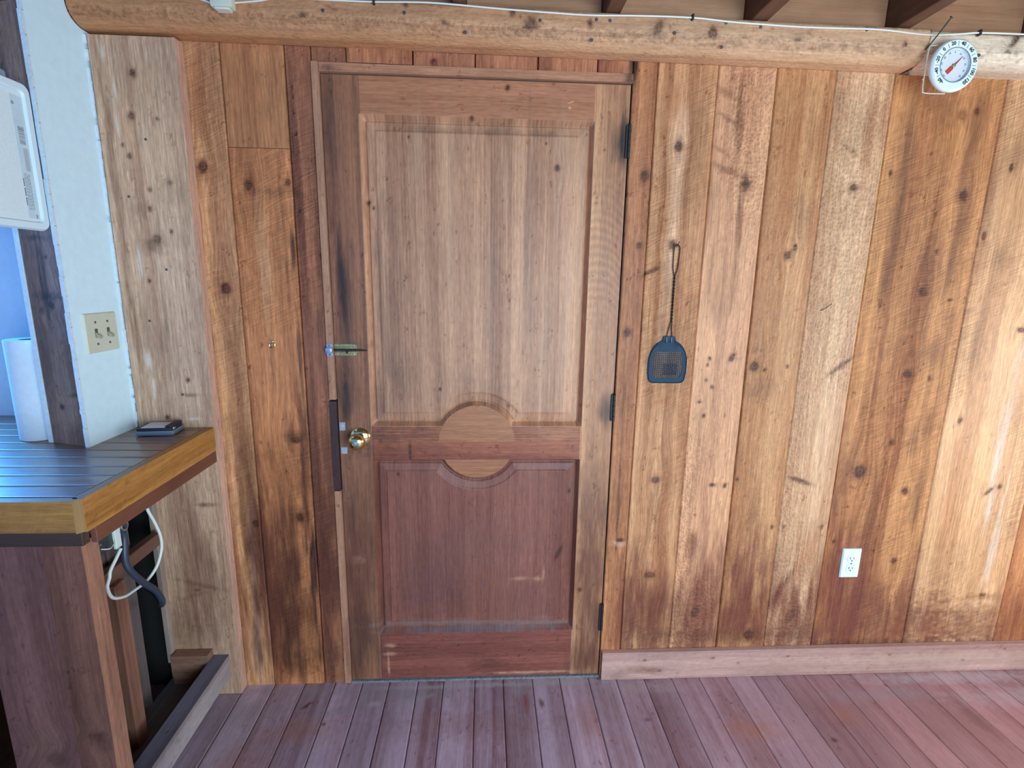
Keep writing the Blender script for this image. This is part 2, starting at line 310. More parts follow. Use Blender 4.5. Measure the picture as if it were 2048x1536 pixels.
S_WALL=[(-0.591,1.511,0.006,0.105,0,(0.06,0.025,0.018),0.8),(-0.592,1.263,0.0064,0.144,0,(0.06,0.025,0.018),0.8),(-0.605,0.719,0.0085,0.162,0,(0.06,0.025,0.018),0.6),(-0.592,0.477,0.0153,0.133,0,(0.02,0.014,0.012),0.9),(-0.594,0.281,0.009,0.18,0,(0.02,0.014,0.012),0.75),(-0.789,0.611,0.0153,0.114,0,(0.28,0.24,0.22),0.55),(-0.799,0.384,0.0102,0.22,0,(0.28,0.24,0.22),0.5),(-0.81,0.124,0.0144,0.105,0,(0.28,0.24,0.22),0.4),(-0.714,0.382,0.09,0.342,0,(0.13,0.05,0.03),0.5),(-0.666,0.809,0.096,0.108,0,(0.13,0.05,0.03),0.25),(-0.522,0.897,0.0306,0.468,0,(0.13,0.05,0.03),0.4),(-0.554,0.138,0.0396,0.105,0,(0.02,0.014,0.012),0.5),(-0.665,0.079,0.072,0.063,0,(0.06,0.025,0.018),0.5),(-0.644,0.656,0.0306,0.0475,0,(0.06,0.025,0.018),0.5),(-0.656,0.478,0.0306,0.0665,0,(0.06,0.025,0.018),0.35),(-0.541,0.379,0.0425,0.24,0,(0.13,0.05,0.03),0.45),(-0.862,0.247,0.051,0.24,0,(0.13,0.05,0.03),0.45),(-0.788,0.72,0.068,0.36,0,(0.13,0.05,0.03),0.6),(-0.867,0.385,0.0408,0.36,0,(0.13,0.05,0.03),0.6),(-0.689,0.243,0.108,0.2,0,(0.075,0.028,0.02),0.8),(-0.686,0.535,0.068,0.285,0,(0.1,0.035,0.022),0.75),(-0.765,0.383,0.051,0.323,0,(0.13,0.045,0.028),0.7),(-0.562,0.627,0.051,0.45,0,(0.085,0.032,0.022),0.6),(-0.579,0.897,0.0442,0.288,0,(0.13,0.05,0.03),0.5),(-0.68,1.509,0.021,0.195,0,(0.72,0.42,0.22),0.55),(-0.703,1.783,0.035,0.168,0,(0.13,0.05,0.03),0.15),(-0.625,1.707,0.075,0.0168,0,(0.06,0.025,0.018),0.4),(-0.502,1.66,0.018,0.27,0,(0.06,0.025,0.018),0.3),(-0.527,1.232,0.0192,0.16,0,(0.06,0.025,0.018),0.4),(-0.627,1.57,0.018,0.15,0,(0.13,0.05,0.03),0.3),(-0.678,1.198,0.0064,0.096,0,(0.06,0.025,0.018),0.3),(-0.6,1.067,0.016,0.096,0,(0.06,0.025,0.018),0.35),(-0.624,0.949,0.048,0.018,0,(0.06,0.025,0.018),0.5),(-0.647,0.966,0.016,0.051,0,(0.06,0.025,0.018),0.5),(0.469,0.822,0.0072,0.252,0,(0.02,0.014,0.012),0.6),(0.463,1.071,0.0051,0.102,0,(0.17,0.062,0.028),0.5),(0.439,1.606,0.0128,0.32,0,(0.17,0.062,0.028),0.3),(0.44,2.091,0.015,0.052,0,(0.02,0.014,0.012),0.7),(0.482,0.549,0.0324,0.0152,0,(0.75,0.48,0.3),0.5),(0.467,0.711,0.0144,0.09,0,(0.17,0.062,0.028),0.4),(0.592,1.903,0.033,0.084,0,(0.75,0.48,0.3),0.6),(0.594,1.684,0.0224,0.195,0,(0.75,0.48,0.3),0.5),(0.586,1.469,0.0204,0.256,0,(0.75,0.48,0.3),0.5),(0.651,1.933,0.0352,0.14,0,(0.13,0.05,0.03),0.2),(0.595,1.867,0.045,0.0084,0,(0.17,0.062,0.028),0.3),(0.583,1.405,0.0085,0.16,0,(0.17,0.062,0.028),0.3),(0.594,0.673,0.0126,0.114,0,(0.17,0.062,0.028),0.35),(0.585,0.419,0.0288,0.06,0,(0.17,0.062,0.028),0.5),(0.557,0.278,0.057,0.126,0,(0.13,0.05,0.03),0.4),(0.736,2.02,0.048,0.0112,-25,(0.17,0.062,0.028),0.5),(0.746,1.95,0.0512,0.0084,-28,(0.17,0.062,0.028),0.5),(0.721,1.864,0.03,0.0075,-28,(0.17,0.062,0.028),0.5),(0.75,1.807,0.064,0.012,-20,(0.17,0.062,0.028),0.6),(0.806,1.659,0.0096,0.12,0,(0.17,0.062,0.028),0.6),(0.806,1.472,0.0096,0.096,0,(0.17,0.062,0.028),0.45),(0.706,1.687,0.0096,0.135,0,(0.17,0.062,0.028),0.4),(0.718,1.471,0.0136,0.096,0,(0.17,0.062,0.028),0.3),(0.776,1.937,0.0128,0.182,0,(0.17,0.062,0.028),0.5),(0.767,1.392,0.0255,0.102,0,(0.17,0.062,0.028),0.3),(0.736,1.09,0.0324,0.108,0,(0.17,0.062,0.028),0.15),(0.742,0.84,0.017,0.19,0,(0.17,0.062,0.028),0.3),(0.75,0.536,0.0228,0.056,0,(0.17,0.062,0.028),0.7),(0.777,0.506,0.0252,0.06,0,(0.75,0.48,0.3),0.3),(0.751,0.315,0.057,0.189,0,(0.17,0.062,0.028),0.25),(0.851,0.354,0.038,0.18,0,(0.13,0.05,0.03),0.2),(0.934,1.108,0.054,0.045,0,(0.13,0.05,0.03),0.35),(0.902,1.244,0.0425,0.0192,0,(0.13,0.05,0.03),0.3),(1.0,1.915,0.048,0.084,0,(0.13,0.05,0.03),0.25),(1.008,1.678,0.04,0.09,0,(0.13,0.05,0.03),0.3),(0.95,0.311,0.0855,0.168,0,(0.13,0.05,0.03),0.35),(1.048,0.452,0.0665,0.08,0,(0.13,0.05,0.03),0.35),(1.006,0.152,0.0475,0.033,0,(0.02,0.014,0.012),0.4),(1.13,1.802,0.048,0.009,-35,(0.75,0.48,0.3),0.7),(1.208,1.774,0.04,0.0075,20,(0.75,0.48,0.3),0.5),(1.153,1.757,0.056,0.0075,15,(0.17,0.062,0.028),0.3),(1.082,2.017,0.012,0.098,0,(0.17,0.062,0.028),0.3),(1.186,1.963,0.0192,0.112,0,(0.17,0.062,0.028),0.4),(1.135,1.875,0.064,0.0084,-30,(0.17,0.062,0.028),0.35),(1.212,1.196,0.0504,0.0051,38,(0.13,0.05,0.03),0.8),(1.118,0.782,0.054,0.0072,-18,(0.13,0.05,0.03),0.8),(1.164,1.682,0.0255,0.09,0,(0.17,0.062,0.028),0.2),(1.098,0.35,0.0152,0.0735,-25,(0.13,0.05,0.03),0.7),(1.164,0.286,0.019,0.084,12,(0.13,0.05,0.03),0.7),(1.199,0.985,0.0216,0.36,0,(0.75,0.48,0.3),0.45),(1.321,1.88,0.0204,0.21,0,(0.13,0.05,0.03),0.6),(1.327,1.608,0.0204,0.16,0,(0.13,0.05,0.03),0.5),(1.315,1.48,0.0204,0.128,0,(0.13,0.05,0.03),0.4),(1.527,1.886,0.0288,0.165,0,(0.13,0.05,0.03),0.6),(1.55,1.69,0.0224,0.105,0,(0.17,0.062,0.028),0.5),(1.535,1.548,0.0238,0.128,0,(0.13,0.05,0.03),0.6),(1.461,1.531,0.0425,0.096,0,(0.13,0.05,0.03),0.4),(1.556,1.352,0.0238,0.051,0,(0.17,0.062,0.028),0.4),(1.468,1.351,0.0204,0.068,0,(0.13,0.05,0.03),0.45),(1.536,2.003,0.048,0.09,0,(0.17,0.062,0.028),0.35),(1.417,2.027,0.064,0.084,0,(0.13,0.05,0.03),0.4),(1.531,1.25,0.036,0.068,0,(0.13,0.05,0.03),0.5),(1.553,0.985,0.0252,0.072,0,(0.17,0.062,0.028),0.5),(1.567,0.703,0.019,0.152,0,(0.13,0.05,0.03),0.6),(1.508,0.93,0.0144,0.072,0,(0.13,0.05,0.03),0.5),(1.325,0.93,0.0252,0.162,0,(0.13,0.05,0.03),0.25),(1.283,0.782,0.038,0.152,0,(0.13,0.05,0.03),0.4),(1.401,0.685,0.0152,0.19,0,(0.13,0.05,0.03),0.4),(1.381,0.261,0.1,0.132,0,(0.13,0.05,0.03),0.5),(1.349,0.345,0.0095,0.084,0,(0.17,0.062,0.028),0.5),(1.362,0.386,0.0114,0.1,0,(0.17,0.062,0.028),0.4),(1.338,0.155,0.024,0.088,0,(0.17,0.062,0.028),0.5),(1.503,0.237,0.024,0.132,0,(0.17,0.062,0.028),0.4),(1.59,0.192,0.12,0.088,0,(0.13,0.05,0.03),0.3),(1.324,0.819,0.054,0.0665,0,(0.17,0.062,0.028),0.3),(1.633,1.738,0.0238,0.21,0,(0.13,0.05,0.03),0.4),(1.679,1.354,0.0144,0.17,0,(0.13,0.05,0.03),0.3),(1.683,1.861,0.032,0.09,0,(0.13,0.05,0.03),0.3),(1.699,1.551,0.036,0.048,0,(0.13,0.05,0.03),0.3),(1.889,0.304,0.068,0.0154,0,(0.17,0.062,0.028),0.5),(1.865,0.272,0.04,0.0168,20,(0.75,0.48,0.3),0.5),(1.944,0.281,0.04,0.0168,-20,(0.75,0.48,0.3),0.5),(1.842,0.893,0.019,0.342,0,(0.75,0.72,0.66),0.4),(1.898,0.542,0.016,0.2,0,(0.75,0.72,0.66),0.35),(1.787,0.209,0.12,0.105,0,(0.13,0.05,0.03),0.15),(-0.822,1.982,0.0308,0.143,0,(0.42,0.17,0.07),0.55),(-0.846,1.751,0.042,0.042,0,(0.42,0.17,0.07),0.4),(-0.683,1.974,0.042,0.126,0,(0.42,0.17,0.07),0.5),(-0.894,0.81,0.0352,0.255,0,(0.42,0.17,0.07),0.45),(-0.862,0.443,0.034,0.28,0,(0.42,0.17,0.07),0.5),(0.486,1.857,0.0224,0.224,0,(0.42,0.17,0.07),0.4),(0.568,2.0,0.0224,0.078,0,(0.42,0.17,0.07),0.4),(0.69,1.686,0.016,0.24,0,(0.42,0.17,0.07),0.35),(0.807,1.938,0.0224,0.154,0,(0.42,0.17,0.07),0.4),(0.892,1.474,0.0204,0.256,0,(0.42,0.17,0.07),0.35),(0.948,1.826,0.0384,0.21,0,(0.42,0.17,0.07),0.5),(1.038,1.873,0.0288,0.135,0,(0.42,0.17,0.07),0.35),(1.051,1.54,0.0238,0.192,0,(0.42,0.17,0.07),0.3),(1.031,0.894,0.0216,0.288,0,(0.42,0.17,0.07),0.35),(0.907,0.708,0.0266,0.285,0,(0.42,0.17,0.07),0.4),(0.672,0.931,0.0204,0.216,0,(0.42,0.17,0.07),0.35),(0.645,0.596,0.0252,0.2,0,(0.42,0.17,0.07),0.4),(1.195,1.906,0.0256,0.154,0,(0.42,0.17,0.07),0.4),(1.231,1.979,0.0224,0.084,0,(0.42,0.17,0.07),0.4),(1.37,1.837,0.034,0.182,0,(0.42,0.17,0.07),0.4),(1.609,1.888,0.0272,0.168,0,(0.42,0.17,0.07),0.45),(1.63,1.55,0.0204,0.208,0,(0.42,0.17,0.07),0.35),(1.364,0.967,0.0216,0.252,0,(0.42,0.17,0.07),0.35),(1.518,0.606,0.0228,0.24,0,(0.42,0.17,0.07),0.35),(1.691,0.703,0.0266,0.32,0,(0.42,0.17,0.07),0.25),(1.175,0.491,0.0342,0.12,0,(0.42,0.17,0.07),0.45),(-0.638,1.826,0.03,0.112,0,(0.42,0.17,0.07),0.3),(-0.629,1.231,0.0192,0.192,0,(0.42,0.17,0.07),0.35),(0.522,0.237,0.0513,0.2541,0,(0.18,0.052,0.032),0.77),(0.633,0.255,0.0741,0.2268,0,(0.18,0.052,0.032),0.85),(0.804,0.252,0.0855,0.3108,0,(0.18,0.052,0.032),0.85),(0.948,0.332,0.0741,0.3402,0,(0.18,0.052,0.032),0.9),(1.038,0.204,0.06,0.2268,0,(0.18,0.052,0.032),0.85),(1.143,0.223,0.0684,0.1974,0,(0.18,0.052,0.032),0.68),(1.226,0.179,0.048,0.1782,0,(0.18,0.052,0.032),0.59),(1.303,0.325,0.072,0.3108,0,(0.18,0.052,0.032),0.9),(1.404,0.239,0.066,0.2835,0,(0.18,0.052,0.032),0.9),(1.497,0.216,0.0627,0.2068,0,(0.18,0.052,0.032),0.77),(1.583,0.235,0.0513,0.2268,0,(0.18,0.052,0.032),0.77),(1.69,0.19,0.126,0.1474,0,(0.18,0.052,0.032),0.68),(1.855,0.175,0.15,0.1034,0,(0.18,0.052,0.032),0.59),(2.036,0.182,0.0945,0.1782,0,(0.18,0.052,0.032),0.59),(0.552,0.359,0.027,0.162,0,(0.18,0.052,0.032),0.68),(-0.743,0.441,0.051,0.3,0,(0.17,0.055,0.035),0.35),(-0.572,0.438,0.034,0.304,0,(0.17,0.055,0.035),0.35),(0.888,0.165,0.36,0.0378,0,(0.13,0.05,0.03),0.5),(0.673,0.234,0.114,0.105,0,(0.13,0.05,0.03),0.4),(1.2,0.158,0.12,0.066,0,(0.13,0.05,0.03),0.35),(1.503,0.118,0.6,0.0176,0,(0.02,0.014,0.012),0.35)]
S_PLANK=[(-1.032,1.949,0.0028,0.036,0,(0.75,0.72,0.66),0.9),(-1.037,1.872,0.0022,0.0182,0,(0.75,0.72,0.66),0.9),(-1.028,1.739,0.0028,0.0196,0,(0.75,0.72,0.66),0.9),(-1.025,1.509,0.0042,0.0375,0,(0.75,0.72,0.66),0.9),(-1.033,1.202,0.009,0.0256,0,(0.75,0.72,0.66),0.9),(-1.03,1.107,0.0045,0.032,0,(0.75,0.72,0.66),0.7),(-0.919,1.014,0.0192,0.0051,0,(0.75,0.72,0.66),0.9),(-1.054,2.056,0.0056,0.0234,0,(0.75,0.72,0.66),0.8),(-1.008,1.807,0.013,0.112,0,(0.72,0.42,0.22),0.3),(-0.975,1.546,0.0375,0.03,20,(0.06,0.025,0.018),0.5),(-0.959,1.617,0.0112,0.084,0,(0.06,0.025,0.018),0.3),(-1.005,1.644,0.035,0.028,0,(0.06,0.025,0.018),0.2),(-0.921,1.701,0.035,0.056,0,(0.06,0.025,0.018),0.2),(-0.972,1.325,0.006,0.18,0,(0.06,0.025,0.018),0.35),(-0.923,1.092,0.032,0.0064,0,(0.06,0.025,0.018),0.5),(-1.065,1.67,0.0112,0.42,0,(0.13,0.05,0.03),0.5),(-0.833,1.387,0.015,0.3,0,(0.13,0.05,0.03),0.35),(-0.906,0.722,0.04,0.0072,0,(0.06,0.025,0.018),0.5),(-0.963,0.634,0.0064,0.162,0,(0.06,0.025,0.018),0.35),(-0.96,0.432,0.085,0.0095,-15,(0.06,0.025,0.018),0.5),(-0.98,0.394,0.051,0.0095,15,(0.06,0.025,0.018),0.4),(-0.983,0.279,0.008,0.114,0,(0.06,0.025,0.018),0.3),(-0.979,0.562,0.064,0.304,0,(0.22,0.1,0.07),0.5),(-0.932,0.375,0.048,0.2,0,(0.22,0.1,0.07),0.5),(-1.025,0.28,0.051,0.152,0,(0.2,0.09,0.06),0.4),(-0.95,1.984,0.056,0.065,0,(0.72,0.42,0.22),0.2),(-1.058,0.281,0.096,0.114,0,(0.13,0.05,0.03),0.3)]
K_BEAM=[(-0.112,2.109,0.012,1.4,25,0.8),(-0.183,2.1,0.011,1.3,0,1),(-0.216,2.159,0.005,1.3,0,1),(0.118,2.117,0.016,1.6,-30,0.9),(0.283,2.136,0.007,1.3,0,1),(0.472,2.128,0.012,1.8,-30,0.8),(0.628,2.12,0.014,1.3,0,1),(0.716,2.098,0.014,1.5,-40,0.8),(0.87,2.105,0.014,1.3,-30,0.8),(1.051,2.095,0.015,1,0,0.9),(1.069,2.165,0.008,1.3,0,1),(0.895,2.078,0.007,0.6,0,1),(0.995,2.077,0.007,0.6,0,1),(0.482,2.081,0.013,0.5,0,0.8),(0.705,2.067,0.011,0.6,0,0.6),(-0.49,2.118,0.009,1.3,0,1),(-0.693,2.099,0.009,1.3,0,1),(-0.708,2.145,0.011,1.3,0,1),(0.016,2.089,0.01,1.3,0,1),(1.189,2.113,0.007,1.3,0,1),(1.52,2.144,0.009,3,-30,1),(1.494,2.091,0.015,2,-50,1),(0.834,2.081,0.005,1.3,0,1),(0.963,2.085,0.006,1.3,0,1),(0.07,2.152,0.007,1.3,0,1)]
K_DOOR=[(-0.043,1.933,0.007,0.8,0,1),(0.063,2.018,0.006,1.3,0,1),(-0.359,1.685,0.006,1.3,0,1),(0.219,1.8,0.009,1,0,1),(-0.344,1.671,0.004,1.3,0,1),(-0.147,1.103,0.005,1.3,0,1),(0.267,0.507,0.006,5,-25,1),(0.349,0.363,0.007,1.3,0,1),(-0.293,0.807,0.005,1.3,0,1),(0.298,0.74,0.005,1.3,0,1),(-0.232,1.876,0.003,1.3,0,1),(0.183,1.87,0.003,1.3,0,1)]
S_DOOR=[(0.408,1.876,0.036,0.063,0,(0.015,0.013,0.014),0.75),(0.414,1.036,0.034,0.068,0,(0.015,0.013,0.014),0.7),(0.41,0.239,0.0304,0.084,0,(0.015,0.013,0.014),0.45),(-0.44,1.391,0.027,0.192,0,(0.015,0.013,0.014),0.7),(-0.454,1.101,0.032,0.144,0,(0.015,0.013,0.014),0.8),(-0.451,1.483,0.015,0.12,0,(0.015,0.013,0.014),0.6),(-0.431,1.249,0.0675,0.0224,0,(0.09,0.06,0.05),0.3),(-0.397,0.931,0.072,0.068,0,(0.09,0.06,0.05),0.35),(-0.456,0.718,0.0238,0.108,0,(0.09,0.06,0.05),0.5),(-0.429,0.57,0.051,0.228,0,(0.13,0.05,0.03),0.45),(-0.427,0.196,0.081,0.18,0,(0.09,0.06,0.05),0.6),(-0.459,1.9,0.0252,0.21,0,(0.09,0.06,0.05),0.4),(-0.473,0.358,0.036,0.12,0,(0.13,0.05,0.03),0.3),(-0.344,1.034,0.0192,0.102,0,(0.09,0.06,0.05),0.5),(-0.324,1.393,0.016,0.32,0,(0.09,0.06,0.05),0.35),(-0.114,1.069,0.32,0.102,0,(0.09,0.06,0.05),0.15),(0.139,1.585,0.016,0.352,0,(0.16,0.11,0.09),0.35),(0.023,1.46,0.0192,0.416,0,(0.16,0.11,0.09),0.25),(-0.109,1.698,0.021,0.3,0,(0.4,0.27,0.17),0.35),(-0.205,1.838,0.018,0.126,0,(0.42,0.3,0.2),0.3),(0.058,1.803,0.021,0.14,0,(0.42,0.3,0.2),0.3),(0.226,1.807,0.021,0.14,0,(0.42,0.3,0.2),0.35),(0.293,1.678,0.0128,0.225,0,(0.42,0.3,0.2),0.3),(0.196,1.238,0.0238,0.24,0,(0.42,0.3,0.2),0.2),(-0.152,1.898,0.1125,0.0112,0,(0.12,0.1,0.09),0.3),(0.042,1.898,0.09,0.0112,0,(0.12,0.1,0.09),0.35),(0.177,1.898,0.048,0.0112,0,(0.12,0.1,0.09),0.35),(-0.285,1.393,0.032,0.384,0,(0.2,0.12,0.08),0.35),(-0.276,1.152,0.051,0.102,0,(0.09,0.06,0.05),0.3),(-0.315,0.931,0.0442,0.0238,0,(0.13,0.05,0.03),0.6),(-0.215,0.94,0.064,0.036,0,(0.13,0.05,0.03),0.3),(-0.333,0.888,0.102,0.0252,0,(0.13,0.05,0.03),0.5),(-0.166,0.896,0.102,0.0216,0,(0.13,0.05,0.03),0.4),(-0.25,0.887,0.0068,0.0306,0,(0.06,0.025,0.018),0.7),(0.256,0.949,0.085,0.0252,0,(0.5,0.24,0.12),0.35),(0.13,0.407,0.0324,0.008,0,(0.75,0.48,0.3),0.4),(0.193,0.406,0.0216,0.012,0,(0.75,0.48,0.3),0.4),(0.216,0.425,0.0054,0.04,0,(0.75,0.48,0.3),0.35),(0.216,0.243,0.036,0.012,0,(0.28,0.24,0.22),0.4),(-0.339,0.149,0.0216,0.0084,0,(0.75,0.48,0.3),0.6),(-0.34,0.112,0.0216,0.0084,0,(0.75,0.48,0.3),0.5),(-0.347,0.07,0.0054,0.042,0,(0.75,0.48,0.3),0.4),(0.212,0.022,0.19,0.0063,0,(0.75,0.48,0.3),0.5),(-0.121,0.23,0.324,0.018,0,(0.28,0.24,0.22),0.5),(0.207,0.219,0.152,0.0189,0,(0.28,0.24,0.22),0.55),(-0.031,0.204,0.304,0.0105,0,(0.22,0.24,0.3),0.5),(0.025,0.06,0.076,0.0264,0,(0.06,0.025,0.018),0.5),(-0.486,0.074,0.036,0.063,0,(0.02,0.014,0.012),0.4),(-0.445,0.197,0.054,0.126,0,(0.02,0.014,0.012),0.3),(-0.122,0.127,0.288,0.063,0,(0.13,0.05,0.03),0.2),(-0.173,0.372,0.136,0.114,0,(0.15,0.07,0.075),0.5),(0.15,0.326,0.144,0.1,0,(0.17,0.08,0.08),0.4),(-0.031,0.527,0.272,0.12,0,(0.19,0.095,0.09),0.35),(-0.275,0.53,0.0238,0.266,0,(0.1,0.045,0.035),0.3),(0.338,0.618,0.054,0.19,0,(0.13,0.05,0.03),0.25),(0.383,0.423,0.0612,0.38,0,(0.15,0.06,0.038),0.85),(0.378,0.712,0.0504,0.171,0,(0.2,0.1,0.065),0.5),(-0.446,0.377,0.0612,0.323,0,(0.13,0.052,0.034),0.75),(-0.398,0.699,0.0408,0.198,0,(0.16,0.075,0.045),0.5),(0.422,1.898,0.015,0.07,0,(0.012,0.011,0.012),0.7),(0.39,0.071,0.0646,0.105,0,(0.12,0.045,0.03),0.8),(0.341,0.768,0.051,0.114,0,(0.35,0.22,0.14),0.2),(0.378,1.559,0.0192,0.24,0,(0.4,0.25,0.15),0.3),(0.257,1.986,0.0135,0.0019,15,(0.75,0.48,0.3),0.8),(0.251,1.97,0.003,0.0028,0,(0.75,0.48,0.3),0.7),(-0.435,0.494,0.0238,0.016,0,(0.75,0.48,0.3),0.15)]

M_wall = attr_wood('rough_sawn_board', rough=.5, bump=1.8, fibre=.55, spec=.3)
M_door = attr_wood('worn_door_wood', rough=.48, bump=.8, fibre=.42, spec=.35)
M_floor = attr_wood('floor_board_wood', rough=.42, bump=.4, fibre=.22, spec=.45)
M_beam = attr_wood('beam_wood', rough=.6, bump=1.8, fibre=.32, spec=.25)
M_white = plain('white_painted_drywall', (.72, .90, .98), .55, noise=.03, bump=.25, bscale=60)
M_white2 = plain('white_paint_edge', (.68, .77, .84), .6, noise=.06, nscale=90, bump=.8, bscale=150)
M_kwall = plain('kitchen_wall_paint', (.58, .64, .74), .6, noise=.04, bump=.2, bscale=80)
M_plastic = plain('white_plastic', (.74, .88, .95), .35)
M_ivory = plain('ivory_plastic', (.66, .64, .50), .35, noise=.03)
M_ivory_dk = plain('worn_ivory_toggle', (.42, .36, .28), .4, noise=.2, nscale=300)
M_black = plain('black_slot', (.015, .014, .014), .6)
M_screw = plain('grey_screw_metal', (.16, .17, .17), .4, .7)
M_nail = plain('grey_nail_head', (.12, .12, .125), .5, .6)
M_brass = plain('polished_brass', (.86, .68, .30), .13, 1.0, noise=.05)
M_oldbrass = plain('tarnished_brass', (.30, .25, .12), .5, .35, noise=.25, nscale=80)
M_zinc = plain('zinc_steel', (.62, .66, .66), .3, .9, noise=.1)
M_iron = plain('dark_hinge_iron', (.022, .018, .016), .6, .15, noise=.2)
M_cordw = plain('white_cord', (.78, .72, .62), .45)
M_cable_w = plain('white_cable_jacket', (.72, .76, .70), .4)
M_cable_k = plain('dark_blue_black_cable', (.035, .045, .07), .35)
M_swat = plain('slate_blue_plastic', (.014, .036, .062), .6, noise=.15, spec=.25)
M_wire = plain('black_wire', (.012, .012, .012), .4, .3)
M_paper = plain('paper_towel', (.80, .82, .86), .9, noise=.03, nscale=60, bump=.6, bscale=220)
M_red = plain('red_pointer', (.55, .05, .03), .45)
M_dial = plain('dial_white', (.80, .84, .84), .35)
M_ink = plain('black_ink', (.02, .02, .022), .5)
M_inkg = plain('grey_ink', (.22, .25, .28), .5)
M_gap = plain('dark_gap', (.012, .008, .006), .9)
M_grey = plain('grey_blue_metal_case', (.16, .22, .29), .35, .4)

LT = (.60, .31, .14); DK = (.30, .115, .045)

# ------------------------------------------------------------------ back wall of vertical boards
def board_verts(x0, x1, z0, z1, st, depth, gap=.0015):
    """one board as a grid whose first and last column fall back into the joint"""
    xs = np.linspace(x0+gap, x1-gap, max(3, int((x1-x0)/st)+1))
    xs = np.r_[xs[0]-.0004, xs[0]+.0012, xs[1:-1], xs[-1]-.0012, xs[-1]+.0004]
    ys = np.zeros(len(xs)); ys[0] = ys[-1] = .010
    zs = np.linspace(z0, z1, max(2, int((z1-z0)/st)+1))
    return xs, ys, zs
ST = .0042
#        x0     x1     z0    z1    light                 dark               streak lines saw rough seed  y
BOARDS = [
 (-1.262, -1.068, .98, 2.42, LT, DK, .4, .3, .2, .2, 3, .0),
 (-1.066, -.878, 0, 2.42, LT, DK, .4, .3, .2, .2, 4, .0),
 (-.878, -.760, 0, 2.42, (0.801, 0.451, 0.213), (0.385, 0.162, 0.076), .50, .45, .6, .1, 11, 0),
 (-.760, -.580, 0, 1.830, (0.604, 0.254, 0.102), (0.245, 0.072, 0.027), .75, .5, .7, .0, 12, 0),
 (-.760, -.580, 1.8315, 2.42, (0.521, 0.242, 0.106), (0.272, 0.103, 0.047), .55, .6, .1, .0, 13, 0.001),
 (-.580, -.505, 0, 2.42, (0.415, 0.172, 0.089), (0.141, 0.047, 0.028), .75, .5, .8, .0, 14, .001),
 (.436, .511, 0, 2.42, (0.552, 0.252, 0.110), (0.247, 0.083, 0.032), .6, .5, .2, .15, 21, -.001),
 (.511, .696, 0, 2.42, (0.637, 0.345, 0.164), (0.342, 0.139, 0.056), .5, .35, .8, .15, 22, 0),
 (.696, .877, 0, 2.42, (0.637, 0.345, 0.182), (0.323, 0.139, 0.074), .45, .3, .1, 1.0, 23, .0015),
 (.877, 1.061, 0, 2.42, (0.612, 0.341, 0.156), (0.366, 0.159, 0.059), .55, .4, .2, .35, 24, -.001),
 (1.061, 1.247, 0, 2.42, (0.624, 0.399, 0.225), (0.393, 0.195, 0.093), .4, .35, .1, .9, 25, 0),
 (1.247, 1.611, 0, 2.42, (0.561, 0.272, 0.105), (0.258, 0.087, 0.032), .75, .55, .9, .0, 26, .001),
 (1.611, 1.981, 0, 2.42, (0.617, 0.357, 0.175), (0.372, 0.168, 0.073), .45, .4, .9, .0, 27, 0),
 (1.981, 2.20, 0, 2.42, (0.537, 0.236, 0.096), (0.351, 0.123, 0.041), .45, .4, .3, .2, 28, 0),
 (2.20, 2.42, 0, 2.42, LT, DK, .5, .4, .5, .1, 29, 0), (2.42, 2.66, 0, 2.42, LT, DK, .5, .4, .5, .1, 30, 0),
 # short boards over the door
 (-.505, -.404, 2.068, 2.42, (0.412, 0.184, 0.095), (0.196, 0.067, 0.040), .5, .4, .3, .0, 41, .001),
 (-.404, -.214, 2.067, 2.42, (0.490, 0.209, 0.099), (0.245, 0.084, 0.040), .4, .3, .3, .0, 42, -.006),
 (-.214, -.033, 2.067, 2.42, (0.461, 0.201, 0.103), (0.216, 0.075, 0.040), .4, .3, .2, .0, 43, .0),
 (-.033, .152, 2.066, 2.42, (0.431, 0.184, 0.095), (0.245, 0.084, 0.040), .5, .5, .1, .0, 44, .001),
 (.152, .329, 2.066, 2.42, (0.451, 0.193, 0.095), (0.196, 0.059, 0.032), .6, .5, .1, .0, 45, -.002),
 (.329, .436, 2.066, 2.42, (0.490, 0.209, 0.103), (0.196, 0.059, 0.032), .6, .5, .1, .0, 46, 0),
]
cos_, fcs, tin, gra, msk = [], [], [], [], []; base = 0
